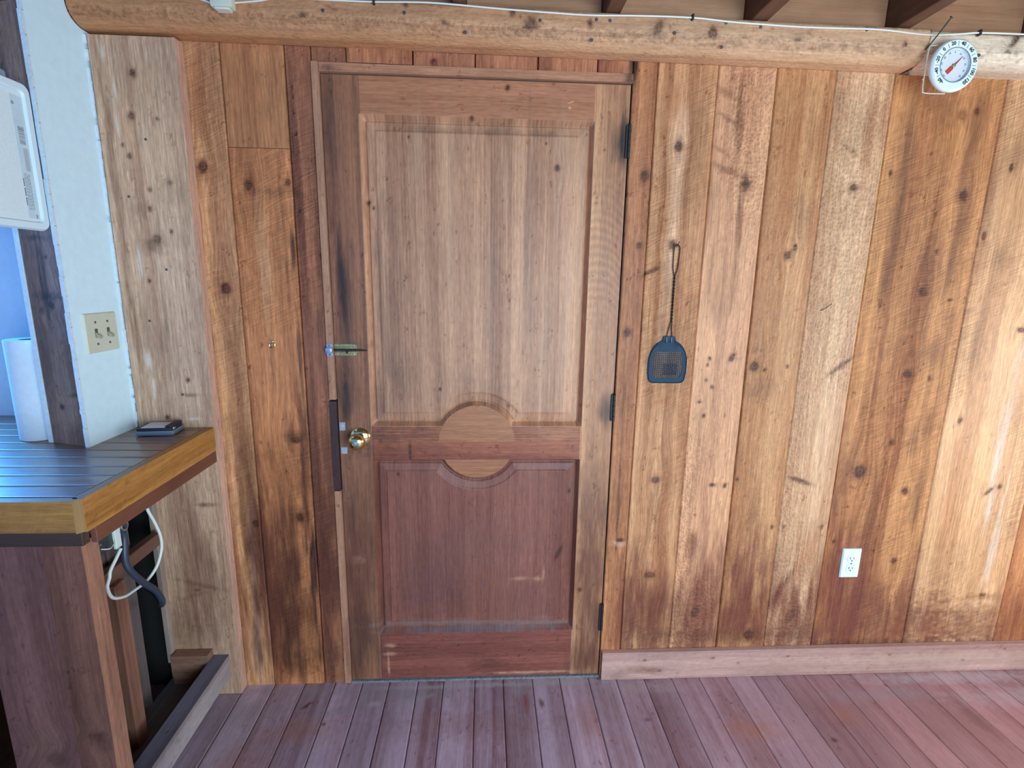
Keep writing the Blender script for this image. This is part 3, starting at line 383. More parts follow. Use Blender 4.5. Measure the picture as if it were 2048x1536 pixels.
for (x0, x1, z0, z1, l, d, sk, lnn, saw, rgh, seed, yo) in BOARDS:
    st = ST if -1.07 < x0 < 2.1 else .02
    xs, ys, zs = board_verts(x0, x1, z0, z1, st, .01)
    XX, ZZ = np.meshgrid(xs, zs); YY = np.meshgrid(ys, zs)[0] + yo
    x = XX.ravel(); z = ZZ.ravel(); y = YY.ravel().copy()
    m_ = (.02 < abs(x0))
    kk = [k for k in K_WALL if x0-.03 < k[0] < x1+.03]
    if seed == 43: kk = kk + [(-.152, 2.078, .010, 1, 0, 1)]
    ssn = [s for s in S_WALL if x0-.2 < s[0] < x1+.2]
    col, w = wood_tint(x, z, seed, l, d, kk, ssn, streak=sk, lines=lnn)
    # knots stand slightly proud or sunken, boards wander a little
    y = y + .0012*(fb(x*14, z*3, seed+50, 2)-.5)
    for (kx, kz, r, asp, ang, dk) in kk:
        if asp < 2.5: y = y + .0016*np.exp(-((x-kx)/(1.2*r))**2-((z-kz)/(1.2*r))**2) - .0022*np.exp(-((x-kx)/(.45*r))**2-((z-kz)/(.45*r))**2)
    cos_.append(np.c_[x, y, z]); fcs.append(grid_faces(len(xs), len(zs), base)); base += len(x)
    tin.append(col); gra.append(np.c_[w+seed*1.37, z, np.full(len(x), 0.)])
    rr = rgh*ss(.3, .6, fb(x*6, z*1.5, seed+3, 2)) if rgh > .5 else np.full(len(x), rgh)
    msk.append(np.c_[np.full(len(x), saw)*ss(.25, .6, fb(x*4, z*2.5, seed+8, 2)), rr, np.zeros(len(x))])
wall = np_mesh('wall_back', np.concatenate(cos_), np.concatenate(fcs), np.concatenate(tin), np.concatenate(gra), np.concatenate(msk), M_wall)
struct(wall)
# backing behind the boards
bmk = bmesh.new(); box(bmk, -1.25, -.484, .012, .11, 0, 2.42); box(bmk, .437, 2.66, .012, .11, 0, 2.42); box(bmk, -.484, .437, .012, .11, 2.07, 2.42)
struct(obj('wall_back_sheathing', bmk, M_gap))

# generic dense board: a box whose faces are grids with wood colour
def dense_board(name, x0, x1, y0, y1, z0, z1, axis, light, dark, seed, knots=(), stains=(), st=.0045, mat=None, parent=None, faces=('front', 'right', 'bottom', 'top', 'left', 'end'), saw=.2, rough=.1, streak=.5, lines=.35, shape=None, edge=None, blot=.25, fig=1.0, warp=.78):
    cs, fs, ts, gs, ms = [], [], [], [], []; b0 = 0
    def patch(A, Bv, nA, nB, fn, nm):
        nonlocal b0
        a = np.linspace(A[0], A[1], max(2, int(abs(A[1]-A[0])/st)+1)); b_ = np.linspace(Bv[0], Bv[1], max(2, int(abs(Bv[1]-Bv[0])/st)+1))
        if nA: a = a
        AA, BB = np.meshgrid(a, b_); co = fn(AA.ravel(), BB.ravel())
        x, y, z = co[:, 0], co[:, 1], co[:, 2]
        if axis == 'z': U, V = (x + y), z
        elif axis == 'x': U, V = (z + y), x
        else: U, V = (x + z), y
        use = nm in ('front',)
        ll, dd = (light, dark) if (edge is None or nm != 'right') else edge
        col, w = wood_tint(U, V, seed, ll, dd, knots if use else (), stains if use else (), streak=streak, lines=lines, wx=x, wy=z, blot=blot, fig=fig, warp=warp)
        if shape is not None: co = shape(co)
        cs.append(co); ts.append(col); gs.append(np.c_[w+seed*1.37, V, np.zeros(len(U))])
        ms.append(np.c_[np.full(len(U), saw), np.full(len(U), rough), np.zeros(len(U))])
        fs.append(grid_faces(len(a), len(b_), b0)); b0 += len(U)
    o = lambda v, n: np.full(n, v)
    if 'front' in faces: patch((x0, x1), (z0, z1), 0, 0, lambda a, b: np.c_[a, o(y0, len(a)), b], 'front')
    if 'right' in faces: patch((y0, y1), (z0, z1), 0, 0, lambda a, b: np.c_[o(x1, len(a)), a, b], 'right')
    if 'left' in faces: patch((y1, y0), (z0, z1), 0, 0, lambda a, b: np.c_[o(x0, len(a)), a, b], 'left')
    if 'bottom' in faces: patch((x0, x1), (y1, y0), 0, 0, lambda a, b: np.c_[a, b, o(z0, len(a))], 'bottom')
    if 'top' in faces: patch((x0, x1), (y0, y1), 0, 0, lambda a, b: np.c_[a, b, o(z1, len(a))], 'top')
    if 'end' in faces: patch((x1, x0), (z0, z1), 0, 0, lambda a, b: np.c_[a, o(y1, len(a)), b], 'end')
    return np_mesh(name, np.concatenate(cs), np.concatenate(fs), np.concatenate(ts), np.concatenate(gs), np.concatenate(ms), mat or M_wall, parent)

# ------------------------------------------------------------------ floor
FS = [-1.30, -1.19, -1.08, -.967, -.862, -.758, -.650, -.541, -.442, -.344, -.240, -.146, -.031, .073, .182, .284, .393, .497, .602, .707, .812, .918, 1.016, 1.118, 1.220, 1.322, 1.405, 1.503, 1.628, 1.732, 1.835, 1.929, 2.025, 2.13, 2.24, 2.35, 2.46, 2.57, 2.68]
D_ = (.10, .045, .035); GB = (.30, .30, .34)
S_FLOOR = [(-.30, -.06, .25, .035, 0, GB, .55), (0., -.03, .45, .012, 0, (.42, .43, .46), .8), (-.7, -.03, .3, .02, 0, GB, .5), (.3, -.02, .2, .015, 0, (.4, .4, .42), .6), (-.48, -.12, .12, .02, 15, GB, .5), (-.38, -.10, .025, .012, 0, (.45, .46, .5), .8), (-.24, -.09, .10, .02, 20, (.4, .4, .44), .5), (-.78, -.12, .12, .06, 0, (.32, .32, .36), .5), (-.82, -.25, .06, .2, 0, (.30, .30, .34), .4),
  (-.61, -.10, .018, .006, 40, D_, .9), (.15, -.10, .012, .05, 0, (.22, .07, .04), .8), (.13, -.06, .03, .035, 0, (.34, .34, .38), .6), (.21, -.12, .008, .02, 0, D_, .7), (-.6, -.2, .12, .05, 10, (.36, .17, .09), .4), (-.75, -.35, .1, .1, 0, (.34, .16, .1), .4),
  (.9, -.25, .1, .05, 0, (.42, .19, .12), .5), (1.25, -.2, .06, .05, 0, (.36, .17, .12), .5), (1.45, -.12, .2, .03, 0, GB, .35), (1.8, -.05, .4, .03, 0, (.45, .45, .5), .5), (2.0, -.15, .3, .05, 0, (.5, .5, .55), .35), (.55, -.06, .2, .03, 0, (.4, .36, .38), .45), (1.7, -.2, .02, .1, 0, D_, .4), (.35, -.2, .05, .1, 0, (.34, .15, .11), .4), (-.05, -.2, .3, .06, 0, (.26, .15, .14), .35)]
K_FLOOR = [(.88, -.14, .006, .5, 0, .8), (.56, -.2, .01, .6, 0, .6), (1.15, -.3, .01, .8, 0, .7), (.43, -.012, .004, 1, 0, 1), (-.53, -.18, .005, 1, 0, .8), (1.5, -.08, .006, 1, 0, .6)]
cos_, fcs, tin, gra, msk = [], [], [], [], []; base = 0
rnd = random.Random(5)
for i, (a, b_) in enumerate(zip(FS, FS[1:])):
    for (ya, yb, st) in ((-.75, .012, .0045), (-2.8, -.75, .012)):
        xs = np.linspace(a+.0008, b_-.0008, max(3, int((b_-a)/st)+1)); xs = np.r_[xs[0]-.0004, xs[0]+.001, xs[1:-1], xs[-1]-.001, xs[-1]+.0004]
        zz = np.zeros(len(xs)); zz[0] = zz[-1] = -.006
        ys = np.linspace(ya, yb, int((yb-ya)/st)+1)
        XX, YY = np.meshgrid(xs, ys); ZZ = np.meshgrid(zz, ys)[0]
        x = XX.ravel(); y = YY.ravel()
        f = .9 + .2*rnd.random()
        tx = min(1, max(0, (a-.2)/1.2)); l = (np.array((.44, .36, .47))*(1-tx)+np.array((.36, .205, .22))*tx)*f; d = (np.array((.25, .155, .19))*(1-tx)+np.array((.27, .13, .14))*tx)*f
        col, w = wood_tint(x, y, 60+i, l, d, K_FLOOR, S_FLOOR, streak=.55, lines=.55, fig=1.6, blot=.5)
        cos_.append(np.c_[x, y, ZZ.ravel()]); fcs.append(grid_faces(len(xs), len(ys), base)); base += len(x)
        tin.append(col); gra.append(np.c_[w+i*1.37, y, np.zeros(len(x))]); msk.append(np.zeros((len(x), 3)))
floor = np_mesh('floor', np.concatenate(cos_), np.concatenate(fcs), np.concatenate(tin), np.concatenate(gra), np.concatenate(msk), M_floor)
struct(floor)
struct(obj('floor_underlay', B(-3.3, 2.75, -2.9, .12, -.04, -.008), M_gap))
struct(obj('floor_kitchen', B(-3.2, -1.302, -2.8, .1, -.008, .0), node_wood('kitchen_floor_wood', (.30, .16, .11), (.16, .07, .05), 'y')))

# ------------------------------------------------------------------ rest of the room shell
WD = node_wood('panelled_wall_wood', (.55, .30, .15), (.28, .11, .05), 'z')
def wall_with_hole(name, axis, pos, a0, a1, z0, z1, hole, mat, th=.08):
    bm = bmesh.new(); h0, h1, g0, g1 = hole
    for (p, q, r, s) in ((a0, h0, z0, z1), (h1, a1, z0, z1), (h0, h1, z0, g0), (h0, h1, g1, z1)):
        if axis == 'x': box(bm, pos, pos+th, p, q, r, s)
        else: box(bm, p, q, pos, pos+th, r, s)
    return struct(obj(name, bm, mat))
wall_with_hole('wall_right', 'x', 2.68, -2.8, .1, 0, 2.42, (-1.42, -.18, .50, 1.50), WD)
wall_with_hole('wall_front', 'y', -2.88, -3.2, 2.76, 0, 2.42, (.12, 2.18, .40, 1.70), M_kwall)
struct(obj('wall_left', B(-3.28, -3.2, -2.8, .18, 0, 2.42), M_kwall))
wall_with_hole('wall_kitchen', 'y', .10, -3.2, -1.24, 0, 2.42, (-2.65, -1.67, 1.06, 2.0), M_kwall)
GL = bpy.data.materials.new('window_glass'); GL.use_nodes = True
_t = GL.node_tree; _t.nodes.remove(_t.nodes['Principled BSDF']); _g = _t.nodes.new('ShaderNodeBsdfTransparent'); _g2 = _t.nodes.new('ShaderNodeBsdfGlossy'); _m = _t.nodes.new('ShaderNodeMixShader'); _m.inputs[0].default_value = .06; _g2.inputs['Roughness'].default_value = .02
_t.links.new(_g.outputs[0], _m.inputs[1]); _t.links.new(_g2.outputs[0], _m.inputs[2]); _t.links.new(_m.outputs[0], _t.nodes['Material Output'].inputs[0])
def window(name, axis, pos, a0, a1, z0, z1):
    bm = bmesh.new()
    for (p, q, r, s) in ((a0, a0+.05, z0, z1), (a1-.05, a1, z0, z1), (a0+.05, a1-.05, z0, z0+.05), (a0+.05, a1-.05, z1-.05, z1), ((a0+a1)/2-.02, (a0+a1)/2+.02, z0+.05, z1-.05)):
        if axis == 'x': box(bm, pos, pos+.05, p, q, r, s, .004, 1)
        else: box(bm, p, q, pos, pos+.05, r, s, .004, 1)
    o = struct(obj(name, bm, M_plastic))
    g = bmesh.new()
    for (p, q) in ((a0+.05, (a0+a1)/2-.02), ((a0+a1)/2+.02, a1-.05)):
        if axis == 'x': box(g, pos+.022, pos+.027, p, q, z0+.05, z1-.05)
        else: box(g, p, q, pos+.022, pos+.027, z0+.05, z1-.05)
    obj('window_pane', g, GL, o)
window('window_1', 'x', 2.70, -1.42, -.18, .50, 1.50)
window('window_2', 'y', -2.86, .12, 2.18, .40, 1.70)
window('window_3', 'y', .12, -2.65, -1.67, 1.06, 2.0)
struct(obj('ceiling', B(-3.28, 2.76, -2.88, .18, 2.42, 2.50), node_wood('ceiling_board_wood', (.20, .10, .05), (.09, .035, .02), 'x')))

# baseboard to the right of the door
def bb_shape(co):
    co = co.copy(); m = co[:, 2] > .104; co[m & (co[:, 1] < -.01), 1] += .003
    return co
o = dense_board('baseboard_right', .440, 2.66, -.021, -.0015, .001, .1155, 'x', (.50, .33, .28), (.30, .16, .14), 71,
    knots=[(.60, .082, .006, .6, 0, .8), (.66, .035, .01, .4, 0, .6), (.86, .085, .008, .5, 0, .8), (.96, .06, .007, .7, 0, .5), (1.15, .085, .005, .7, 0, .8), (1.55, .08, .006, .6, 0, .6), (1.85, .05, .007, .6, 0, .5)],
    stains=[(.62, .04, .08, .015, 0, (.2, .09, .06), .6), (.5, .02, .04, .02, 0, (.2, .1, .07), .4), (1.0, .11, .6, .006, 0, (.3, .25, .22), .5), (1.8, .06, .5, .03, 0, (.55, .42, .33), .5)], mat=M_floor, streak=.4, blot=.4)
struct(o)

# trims round the door
struct(dense_board('trim_1', -.482, .436, -.006, .03, 2.042, 2.0655, 'x', (.42, .21, .12), (.2, .08, .05), 72, mat=M_door, stains=[(.425, 2.055, .02, .02, 0, (.03, .02, .02), .8), (-.46, 2.052, .04, .01, 0, (.05, .03, .02), .6)]))
struct(dense_board('trim_2', -.5035, -.4835, -.007, .03, 1.070, 2.067, 'z', (.52, .30, .18), (.34, .16, .09), 73, mat=M_door, knots=[(-.494, 1.355, .0035, 1.1, 0, 1)], stains=[(-.492, 1.8, .01, .12, 0, (.30, .15, .09), .4)]))
struct(dense_board('trim_3', -.5055, -.4845, -.005, .03, .757, 1.064, 'z', (.075, .045, .042), (.045, .026, .026), 74, mat=M_door))
struct(dense_board('trim_4', -.5045, -.4835, -.007, .03, .004, .753, 'z', (.48, .26, .16), (.28, .12, .08), 75, mat=M_door, knots=[(-.494, .70, .0035, 1.1, 0, 1)], stains=[(-.494, .15, .012, .12, 0, (.22, .09, .06), .5)]))
struct(obj('threshold', B(-.483, .4355, -.004, .06, -.004, .006, .002), plain('dusty_threshold', (.20, .19, .20), .8, noise=.35, nscale=120, bump=1, bscale=200)))

# ------------------------------------------------------------------ door
DX0, DX1, DZ0, DZ1, DY = -.4805, .4325, .0095, 2.0375, .004
door = bpy.data.objects.new('door_1', None); C.objects.link(door); door.location = (DX1, DY+.02, 0); struct(door)
def panel_sd(x, z, x0, x1, z0, z1, cx, cz, R, notch):
    """>0 inside the panel field; circle (cx,cz,R) is cut out"""
    d = np.minimum(np.minimum(x-x0, x1-x), np.minimum(z-z0, z1-z))
    dc = np.sqrt((x-cx)**2+(z-cz)**2)-R
    return np.minimum(d, dc)
def grad_snap(x, z, sdf, levels, tol):
    h = 1e-4
    for lv in levels:
        s = sdf(x, z)-lv; m = abs(s) < tol
        gx = (sdf(x+h, z)-sdf(x-h, z))/(2*h); gz = (sdf(x, z+h)-sdf(x, z-h))/(2*h); L = np.maximum(np.hypot(gx, gz), .5)
        x = np.where(m, x-s*gx/L**2, x); z = np.where(m, z-s*gz/L**2, z)
    return x, z
CXD, RC = -.025, .125
sdU = lambda x, z: panel_sd(x, z, -.374, .3285, .9785, 1.934, CXD, .9205, .1285, 0)
sdL = lambda x, z: panel_sd(x, z, -.374, .328, .198, .8605, CXD, .9205, .1265, 0)
sdf = lambda x, z: np.maximum(sdU(x, z), sdL(x, z))
s = .003
xs = np.linspace(DX0, DX1, int((DX1-DX0)/s)+1); zs = np.linspace(DZ0, DZ1, int((DZ1-DZ0)/s)+1)
# make the grid pass through the joints between stiles and rails
for tx in (-.374, .3285): xs[np.argmin(abs(xs-tx))] = tx
for tz in (.198, .8605, .9785, 1.934): zs[np.argmin(abs(zs-tz))] = tz
XX, ZZ = np.meshgrid(xs, zs); x = XX.ravel(); z = ZZ.ravel(); x0_, z0_ = x.copy(), z.copy()
x, z = grad_snap(x, z, sdf, (0, .0025, .014, .0165, .042), .0013)
edge = (abs(x0_-DX0) < 1e-6) | (abs(x0_-DX1) < 1e-6); x = np.where(edge, x0_, x); edge = (abs(z0_-DZ0) < 1e-6) | (abs(z0_-DZ1) < 1e-6); z = np.where(edge, z0_, z)
d = sdf(x, z)
prof = np.interp(d, [-1, 0, .0025, .0125, .014, .0165, .042, .0425, 1], [0, 0, .0055, .0265, .0270, .0145, .0095, .0062, .0062])
y = DY + prof
# hairline joints
for tx in (-.374, .3285): y = y + .0012*np.exp(-((x-tx)/.0012)**2)*(d < 0)
y = y + .001*np.exp(-((z-.9225)/.0014)**2)*(d < 0)*(x > -.374)*(x < .3285)
y = y + .0009*np.exp(-((x+.259)/.0012)**2)*(d > .043)*(z > 1.0)
n = len(x); col = np.zeros((n, 3)); gr = np.zeros((n, 3))
RED = (.20, .072, .04)
def region(m, U, V, seed, l, dk, **k):
    col_, w_ = wood_tint(U[m], V[m], seed, l, dk, K_DOOR, S_DOOR, wx=x[m], wy=z[m], **k)
    col[m] = col_; gr[m] = np.c_[w_+seed*1.3, V[m], np.zeros(m.sum())]
mU = (sdU(x, z) >= 0); mL = (sdL(x, z) >= 0)
mS1 = (x < -.3735) & ~mU & ~mL; mS2 = (x > .328) & ~mU & ~mL
inn = ~(mU | mL | mS1 | mS2)
mT = inn & (z > 1.5); mB = inn & (z < .5); mM = inn & ~mT & ~mB
region(mS1, x, z, 81, (0.306, 0.142, 0.075), (0.137, 0.055, 0.031), streak=.5, lines=.3)
region(mS2, x, z, 82, (0.594, 0.329, 0.170), (0.321, 0.149, 0.075), streak=.45, lines=.3)
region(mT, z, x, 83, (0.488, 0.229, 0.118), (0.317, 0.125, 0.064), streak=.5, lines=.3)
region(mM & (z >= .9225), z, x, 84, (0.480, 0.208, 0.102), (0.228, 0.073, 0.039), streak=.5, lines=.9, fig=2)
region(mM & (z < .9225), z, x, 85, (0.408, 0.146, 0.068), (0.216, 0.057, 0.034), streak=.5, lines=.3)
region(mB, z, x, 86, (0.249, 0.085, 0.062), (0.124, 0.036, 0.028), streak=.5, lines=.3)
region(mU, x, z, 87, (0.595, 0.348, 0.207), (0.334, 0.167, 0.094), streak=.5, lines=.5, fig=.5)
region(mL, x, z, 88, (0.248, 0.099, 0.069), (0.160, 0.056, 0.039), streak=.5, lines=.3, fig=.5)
# the round boss of the mid rail: lighter plywood disc halves
dd = np.hypot(x-CXD, z-.9205); mo = mM & (dd < .1285) & ((z > .9225) | (z < .8605))
col[mo] = col[mo]*.3 + np.array((.42, .165, .07))*.7*(.85+.3*vn(z[mo]*160, x[mo]*6, 4))[:, None]
# wavy figure of the hinge stile
q = x[mS2]; v = z[mS2]; ph = (v + .35*(q-.38) + .5*(q-.38)**2*18 + .01*fb(q*30, v*8, 3, 2))*38
amp = ss(1.25, 1.45, v)*ss(1.85, 1.6, v); col[mS2] *= (1 + .11*amp*np.sin(2*math.pi*ph))[:, None]
# strips of veneer glued up in the fields
for mm, zsplit in ((mU, 0), (mL, 0)):
    q = np.floor((x[mm]+.4)/.0485 + .25*0); col[mm] *= (.93 + .14*vn(q*3.3, q*0+.5, 12))[:, None]
cell = grid_faces(len(xs), len(zs)); cc_x = x[cell].mean(1); cc_z = z[cell].mean(1); cd = sdf(cc_x, cc_z)
own = np.where(cd > 0, np.where(cc_z > .92, 0, 1), np.where(cc_x < -.374, 2, np.where(cc_x > .3285, 3, np.where(cc_z > 1.5, 4, np.where(cc_z < .5, 6, 5)))))
coD = np.c_[x, y, z]
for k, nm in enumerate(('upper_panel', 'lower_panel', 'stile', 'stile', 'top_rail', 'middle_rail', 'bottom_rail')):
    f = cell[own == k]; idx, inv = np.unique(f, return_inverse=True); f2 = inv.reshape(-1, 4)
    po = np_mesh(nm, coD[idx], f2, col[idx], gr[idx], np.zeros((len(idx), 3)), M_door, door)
    if nm == 'stile': po['label'] = 'latch side stile darkened by hands' if k == 2 else 'hinge side stile with wavy grain'
# body behind the face
obj('door_core', prism(bmesh.new(), [(DX0, DY+.0005), (DX0, DY+.038), (DX1, DY+.038), (DX1, DY+.0005), (DX1-.02, DY+.0005), (DX1-.02, DY+.032), (DX0+.02, DY+.032), (DX0+.02, DY+.0005)], 'z', DZ0, DZ1), node_wood('door_edge_wood', (.10, .05, .035), (.05, .025, .02), 'z'), door)
# hinges
def hinge(z0, z1):
    bm = bmesh.new(); cx = .4345
    box(bm, cx-.010, cx-.002, -.002, DY+.001, z0, z1, .0006, 1)
    nseg = 5; h = (z1-z0)/nseg
    for k in range(nseg):
        lathe(bm, [(.0035, 0), (.0045, .0006), (.0045, h-.0012), (.0035, h-.0006)], (cx, -.0035, z0+k*h), 'z', 12)
    lathe(bm, [(.003, 0), (.0045, .002), (.002, .004)], (cx, -.0035, z1), 'z', 12)
    o = obj('hinge', bm, M_iron, door, True); o['label'] = 'dark iron butt hinge with knuckle'
hinge(1.832, 1.925); hinge(.999, 1.09); hinge(.196, .304)
# knob with latch plate
kx, kz = -.4135, .9385
bm = bmesh.new(); lathe(bm, [(.0335, 0), (.034, .002), (.031, .006), (.022, .009), (.016, .012)], (kx, DY, kz), '-y', 40)
rose = obj('rose_plate', bm, M_brass, door, True)
bm = bmesh.new(); lathe(bm, [(.0115, .010), (.011, .020), (.0135, .027), (.021, .033), (.0265, .042), (.0275, .050), (.0255, .058), (.019, .064), (.0105, .0665), (.0100, .0655), (.0085, .0655)], (kx, DY, kz), '-y', 40)
knob = obj('door_knob', bm, M_brass, door, True); knob['label'] = 'polished brass door knob'
bm = bmesh.new(); lathe(bm, [(.0083, .062), (.0083, .0665), (.0075, .0675), (.003, .068)], (kx, DY, kz), '-y', 24); box(bm, kx-.0008, kx+.0008, DY-.0686, DY-.0665, kz-.004, kz+.004)
obj('lock_button', bm, M_zinc, door, True)
bm = bmesh.new(); box(bm, -.4795, -.4605, DY-.0012, DY+.0005, .963, .9915, .0005, 1); box(bm, -.4775, -.4575, DY-.0008, DY+.0005, .882, .905, .0004, 1)
o = obj('bare_patch', bm, plain('grey_filler_patch', (.34, .36, .40), .6, noise=.2, nscale=200), door); o['label'] = 'grey patches beside the knob'
# sliding bolt on the door
bm = bmesh.new()
prism(bm, [(-.4815, 1.2145), (-.4815, 1.2515), (-.413, 1.2515), (-.413, 1.249), (-.410, 1.246), (-.410, 1.220), (-.413, 1.217), (-.413, 1.2145)], 'y', DY-.002, DY)
for zz in (1.240, 1.225):
    box(bm, -.4815, -.412, DY-.0055, DY-.0015, zz-.0022, zz+.0022, .001, 2)
obj('bolt_plate', bm, M_oldbrass, door, True)
bm = bmesh.new(); tube(bm, [(-.4985, DY-.0075, 1.2325), (-.43, DY-.0075, 1.2325), (-.40, DY-.0075, 1.2325), (-.3765, DY-.0085, 1.2315)], [.0034, .0034, .0030, .0014], 12); tube(bm, [(-.439, DY-.006, 1.231), (-.439, DY-.017, 1.224)], .0026, 10)
obj('bolt_rod', bm, M_iron, door, True)
for q in (-.472, -.420):
    for w_ in (1.246, 1.219):
        bm = bmesh.new(); lathe(bm, [(.0024, 0), (.002, .0012), (.0004, .0016)], (q, DY-.0022, w_), '-y', 12); obj('screw', bm, M_zinc, door, True)
keep = empty('bolt_keeper', (-.4945, -.0065, 1.213), 'small zinc bolt keeper screwed to the strip left of the door', 'bolt keeper')
bm = bmesh.new(); box(bm, -.5035, -.4855, -.0092, -.0068, 1.241, 1.254, .0007, 1); box(bm, -.5035, -.4855, -.0092, -.0068, 1.212, 1.225, .0007, 1)
box(bm, -.5045, -.4855, -.0185, -.016, 1.226, 1.240, .0008, 2); box(bm, -.5035, -.4855, -.0182, -.0068, 1.2385, 1.2412, .0005, 1); box(bm, -.5035, -.4855, -.0182, -.0068, 1.2248, 1.2275, .0005, 1)
obj('bracket', bm, M_zinc, keep, True)
for w_ in (1.2475, 1.2185):
    bm = bmesh.new(); lathe(bm, [(.003, 0), (.0026, .0012), (.0005, .0016)], (-.4945, -.009, w_), '-y', 12); obj('screw', bm, M_screw, keep, True)

# ------------------------------------------------------------------ thick plank left of the wall boards
PL_E = ((.64, .44, .34), (.50, .31, .22))
def pl_shape(co):
    co = co.copy(); m = co[:, 0] > -.8571
    co[m, 0] += .0035*(fb(co[m, 2]*6, co[m, 1]*20, 5, 3)-.5) ; return co
o = dense_board('wall_plank', -1.089, -.857, -.040, -.0025, .002, 2.10, 'z', (.60, .42, .285), (.38, .22, .14), 91, K_PLANK, S_PLANK, mat=M_wall, saw=.1, rough=.12, streak=.35, lines=.06, edge=PL_E, shape=pl_shape, blot=.5, fig=.25, warp=.12, st=.0042)
tag(o, 'wide pale brown plank with white paint drips between the white wall and the panelling', 'plank')

# ------------------------------------------------------------------ beams and joists
def beam(name, x0, x1, dy, dz, seed, knots, label, bl, bd):
    sec = [(-.0005, 2.0895), (-.050, 2.0895), (-.066, 2.0935), (-.080, 2.1010), (-.090, 2.1120), (-.0955, 2.1250), (-.0975, 2.140), (-.0975, 2.150), (-.0975, 2.1625), (-.0955, 2.1695), (-.088, 2.172), (-.0005, 2.172)]
    P = []
    for (a, b_), (c, d_) in zip(sec, sec[1:]):
        nseg = max(1, int(math.hypot(c-a, d_-b_)/.0045))
        for k in range(nseg): P.append((a+(c-a)*k/nseg, b_+(d_-b_)*k/nseg))
    P.append(sec[-1]); P = np.array(P)
    L = np.r_[0, np.cumsum(np.hypot(*np.diff(P, axis=0).T))]
    xs = np.linspace(x0, x1, int((x1-x0)/.0045))
    XX, II = np.meshgrid(xs, np.arange(len(P))); x = XX.ravel(); ii = II.ravel()
    yy = P[ii, 0]+dy; zz = P[ii, 1]+dz - (x+1.1)*.0060
    U = L[ii]; 
    col, w = wood_tint(U, x, seed, bl, bd, [], [], streak=.3, lines=.2, blot=.3)
    # knots: use x and height
    zk = P[ii, 1]
    c2, _ = wood_tint(U*0+zk, x, seed, bl, bd, knots, [], streak=.3, lines=.2, wx=x, wy=zk, blot=.3)
    m = (ii > 22); col[m] = c2[m]
    # waney rough band at the lower corner, smooth underside
    tt = ss(.1, .9, (x+1.1)/2.4 + .35*(fb(x*3, U*6, seed+9, 3)-.5)); col = col*(1 + (np.array((1.22, 1.55, 1.95))-1)*tt[:, None]*(1 if seed == 95 else 0))  # long beam tinted paler to the right: light falloff put into its colour
    band = ss(2.098, 2.108, zk)*ss(2.140, 2.122, zk)*(yy < dy-.06)
    e = fb(x*60, U*120, seed+2, 3); col *= (1-.30*band*ss(.5, .75, e))[:, None]
    yy = yy + .003*band*(e-.5) + .0022*(fb(x*6, U*9, seed+4, 2)-.5)*(U > .06)
    zz = zz + .0025*(fb(x*30, U*0, seed+6, 2)-.5)*band
    fc = grid_faces(len(xs), len(P))[:, ::-1]
    o = np_mesh(name, np.c_[x, yy, zz], fc, col, np.c_[w+seed, x, np.zeros(len(x))], np.c_[np.zeros(len(x)), .35+.5*band, np.zeros(len(x))], M_beam, smooth=True)
    # end caps
    bm = bmesh.new(); bm.from_mesh(o.data)
    bmesh.ops.holes_fill(bm, edges=[e_ for e_ in bm.edges if e_.is_boundary], sides=0); bm.to_mesh(o.data); bm.free()
    return tag(o, label, 'beam')
KB = [(a, b_-.0 + (a+1.1)*.006, c, d_, e_, f_) for (a, b_, c, d_, e_, f_) in K_BEAM]
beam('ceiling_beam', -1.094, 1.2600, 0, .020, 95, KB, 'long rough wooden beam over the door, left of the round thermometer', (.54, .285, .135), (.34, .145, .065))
beam('ceiling_beam', 1.2606, 2.66, .006, .018, 96, KB, 'paler rough wooden beam at top right, running right from the round thermometer', (.75, .66, .50), (.52, .42, .28))

JW = node_wood('dark_joist_wood', (.20, .085, .045), (.10, .038, .022), 'y', seed=2)
JL = node_wood('pale_blocking_wood', (.50, .245, .13), (.33, .135, .065), 'x', seed=3)
first = None
JX = [(-.092, -.057, 'leftmost short dark joist end above the beam, over the left half of the door'), (.325, .368, 'dark reddish ceiling joist above the right part of the door'), (.737, .786, 'dark ceiling joist over the fly swatter side of the wall, second left of the thermometer'), (1.160, 1.203, 'dark ceiling joist ending on the beam just left of the thermometer'), (1.58, 1.625, 'dark ceiling joist at the top right corner, right of the thermometer')]
for a, b_, lb in JX:
    bm = bmesh.new(); box(bm, a, b_, -2.78, -.02, 2.193-(a+1.1)*.006, 2.40, .002, 1)
    o = obj('ceiling_joist', bm, JW); tag(o, lb, 'joist', 'ceiling joists above the beam')
edges = [-1.09] + [v for j in JX for v in j[:2]] + [2.66]
for k in range(0, len(edges), 2):
    bm = bmesh.new(); box(bm, edges[k]+.001, edges[k+1]-.001, -.045, -.006, 2.193-(edges[k]+1.1)*.006, 2.41, .002, 1)
    o = obj('blocking_board', bm, JL)
    wh = ['left of the first joist above the beam', 'between the first and second joist above the door', 'between the second and third joist above the beam', 'between the third and fourth joist, above the fly swatter side', 'above the thermometer between the last two joists', 'right of the last joist in the top right corner'][k//2]
    tag(o, 'pale horizontal filler board '+wh, 'board', 'filler boards between the joists')

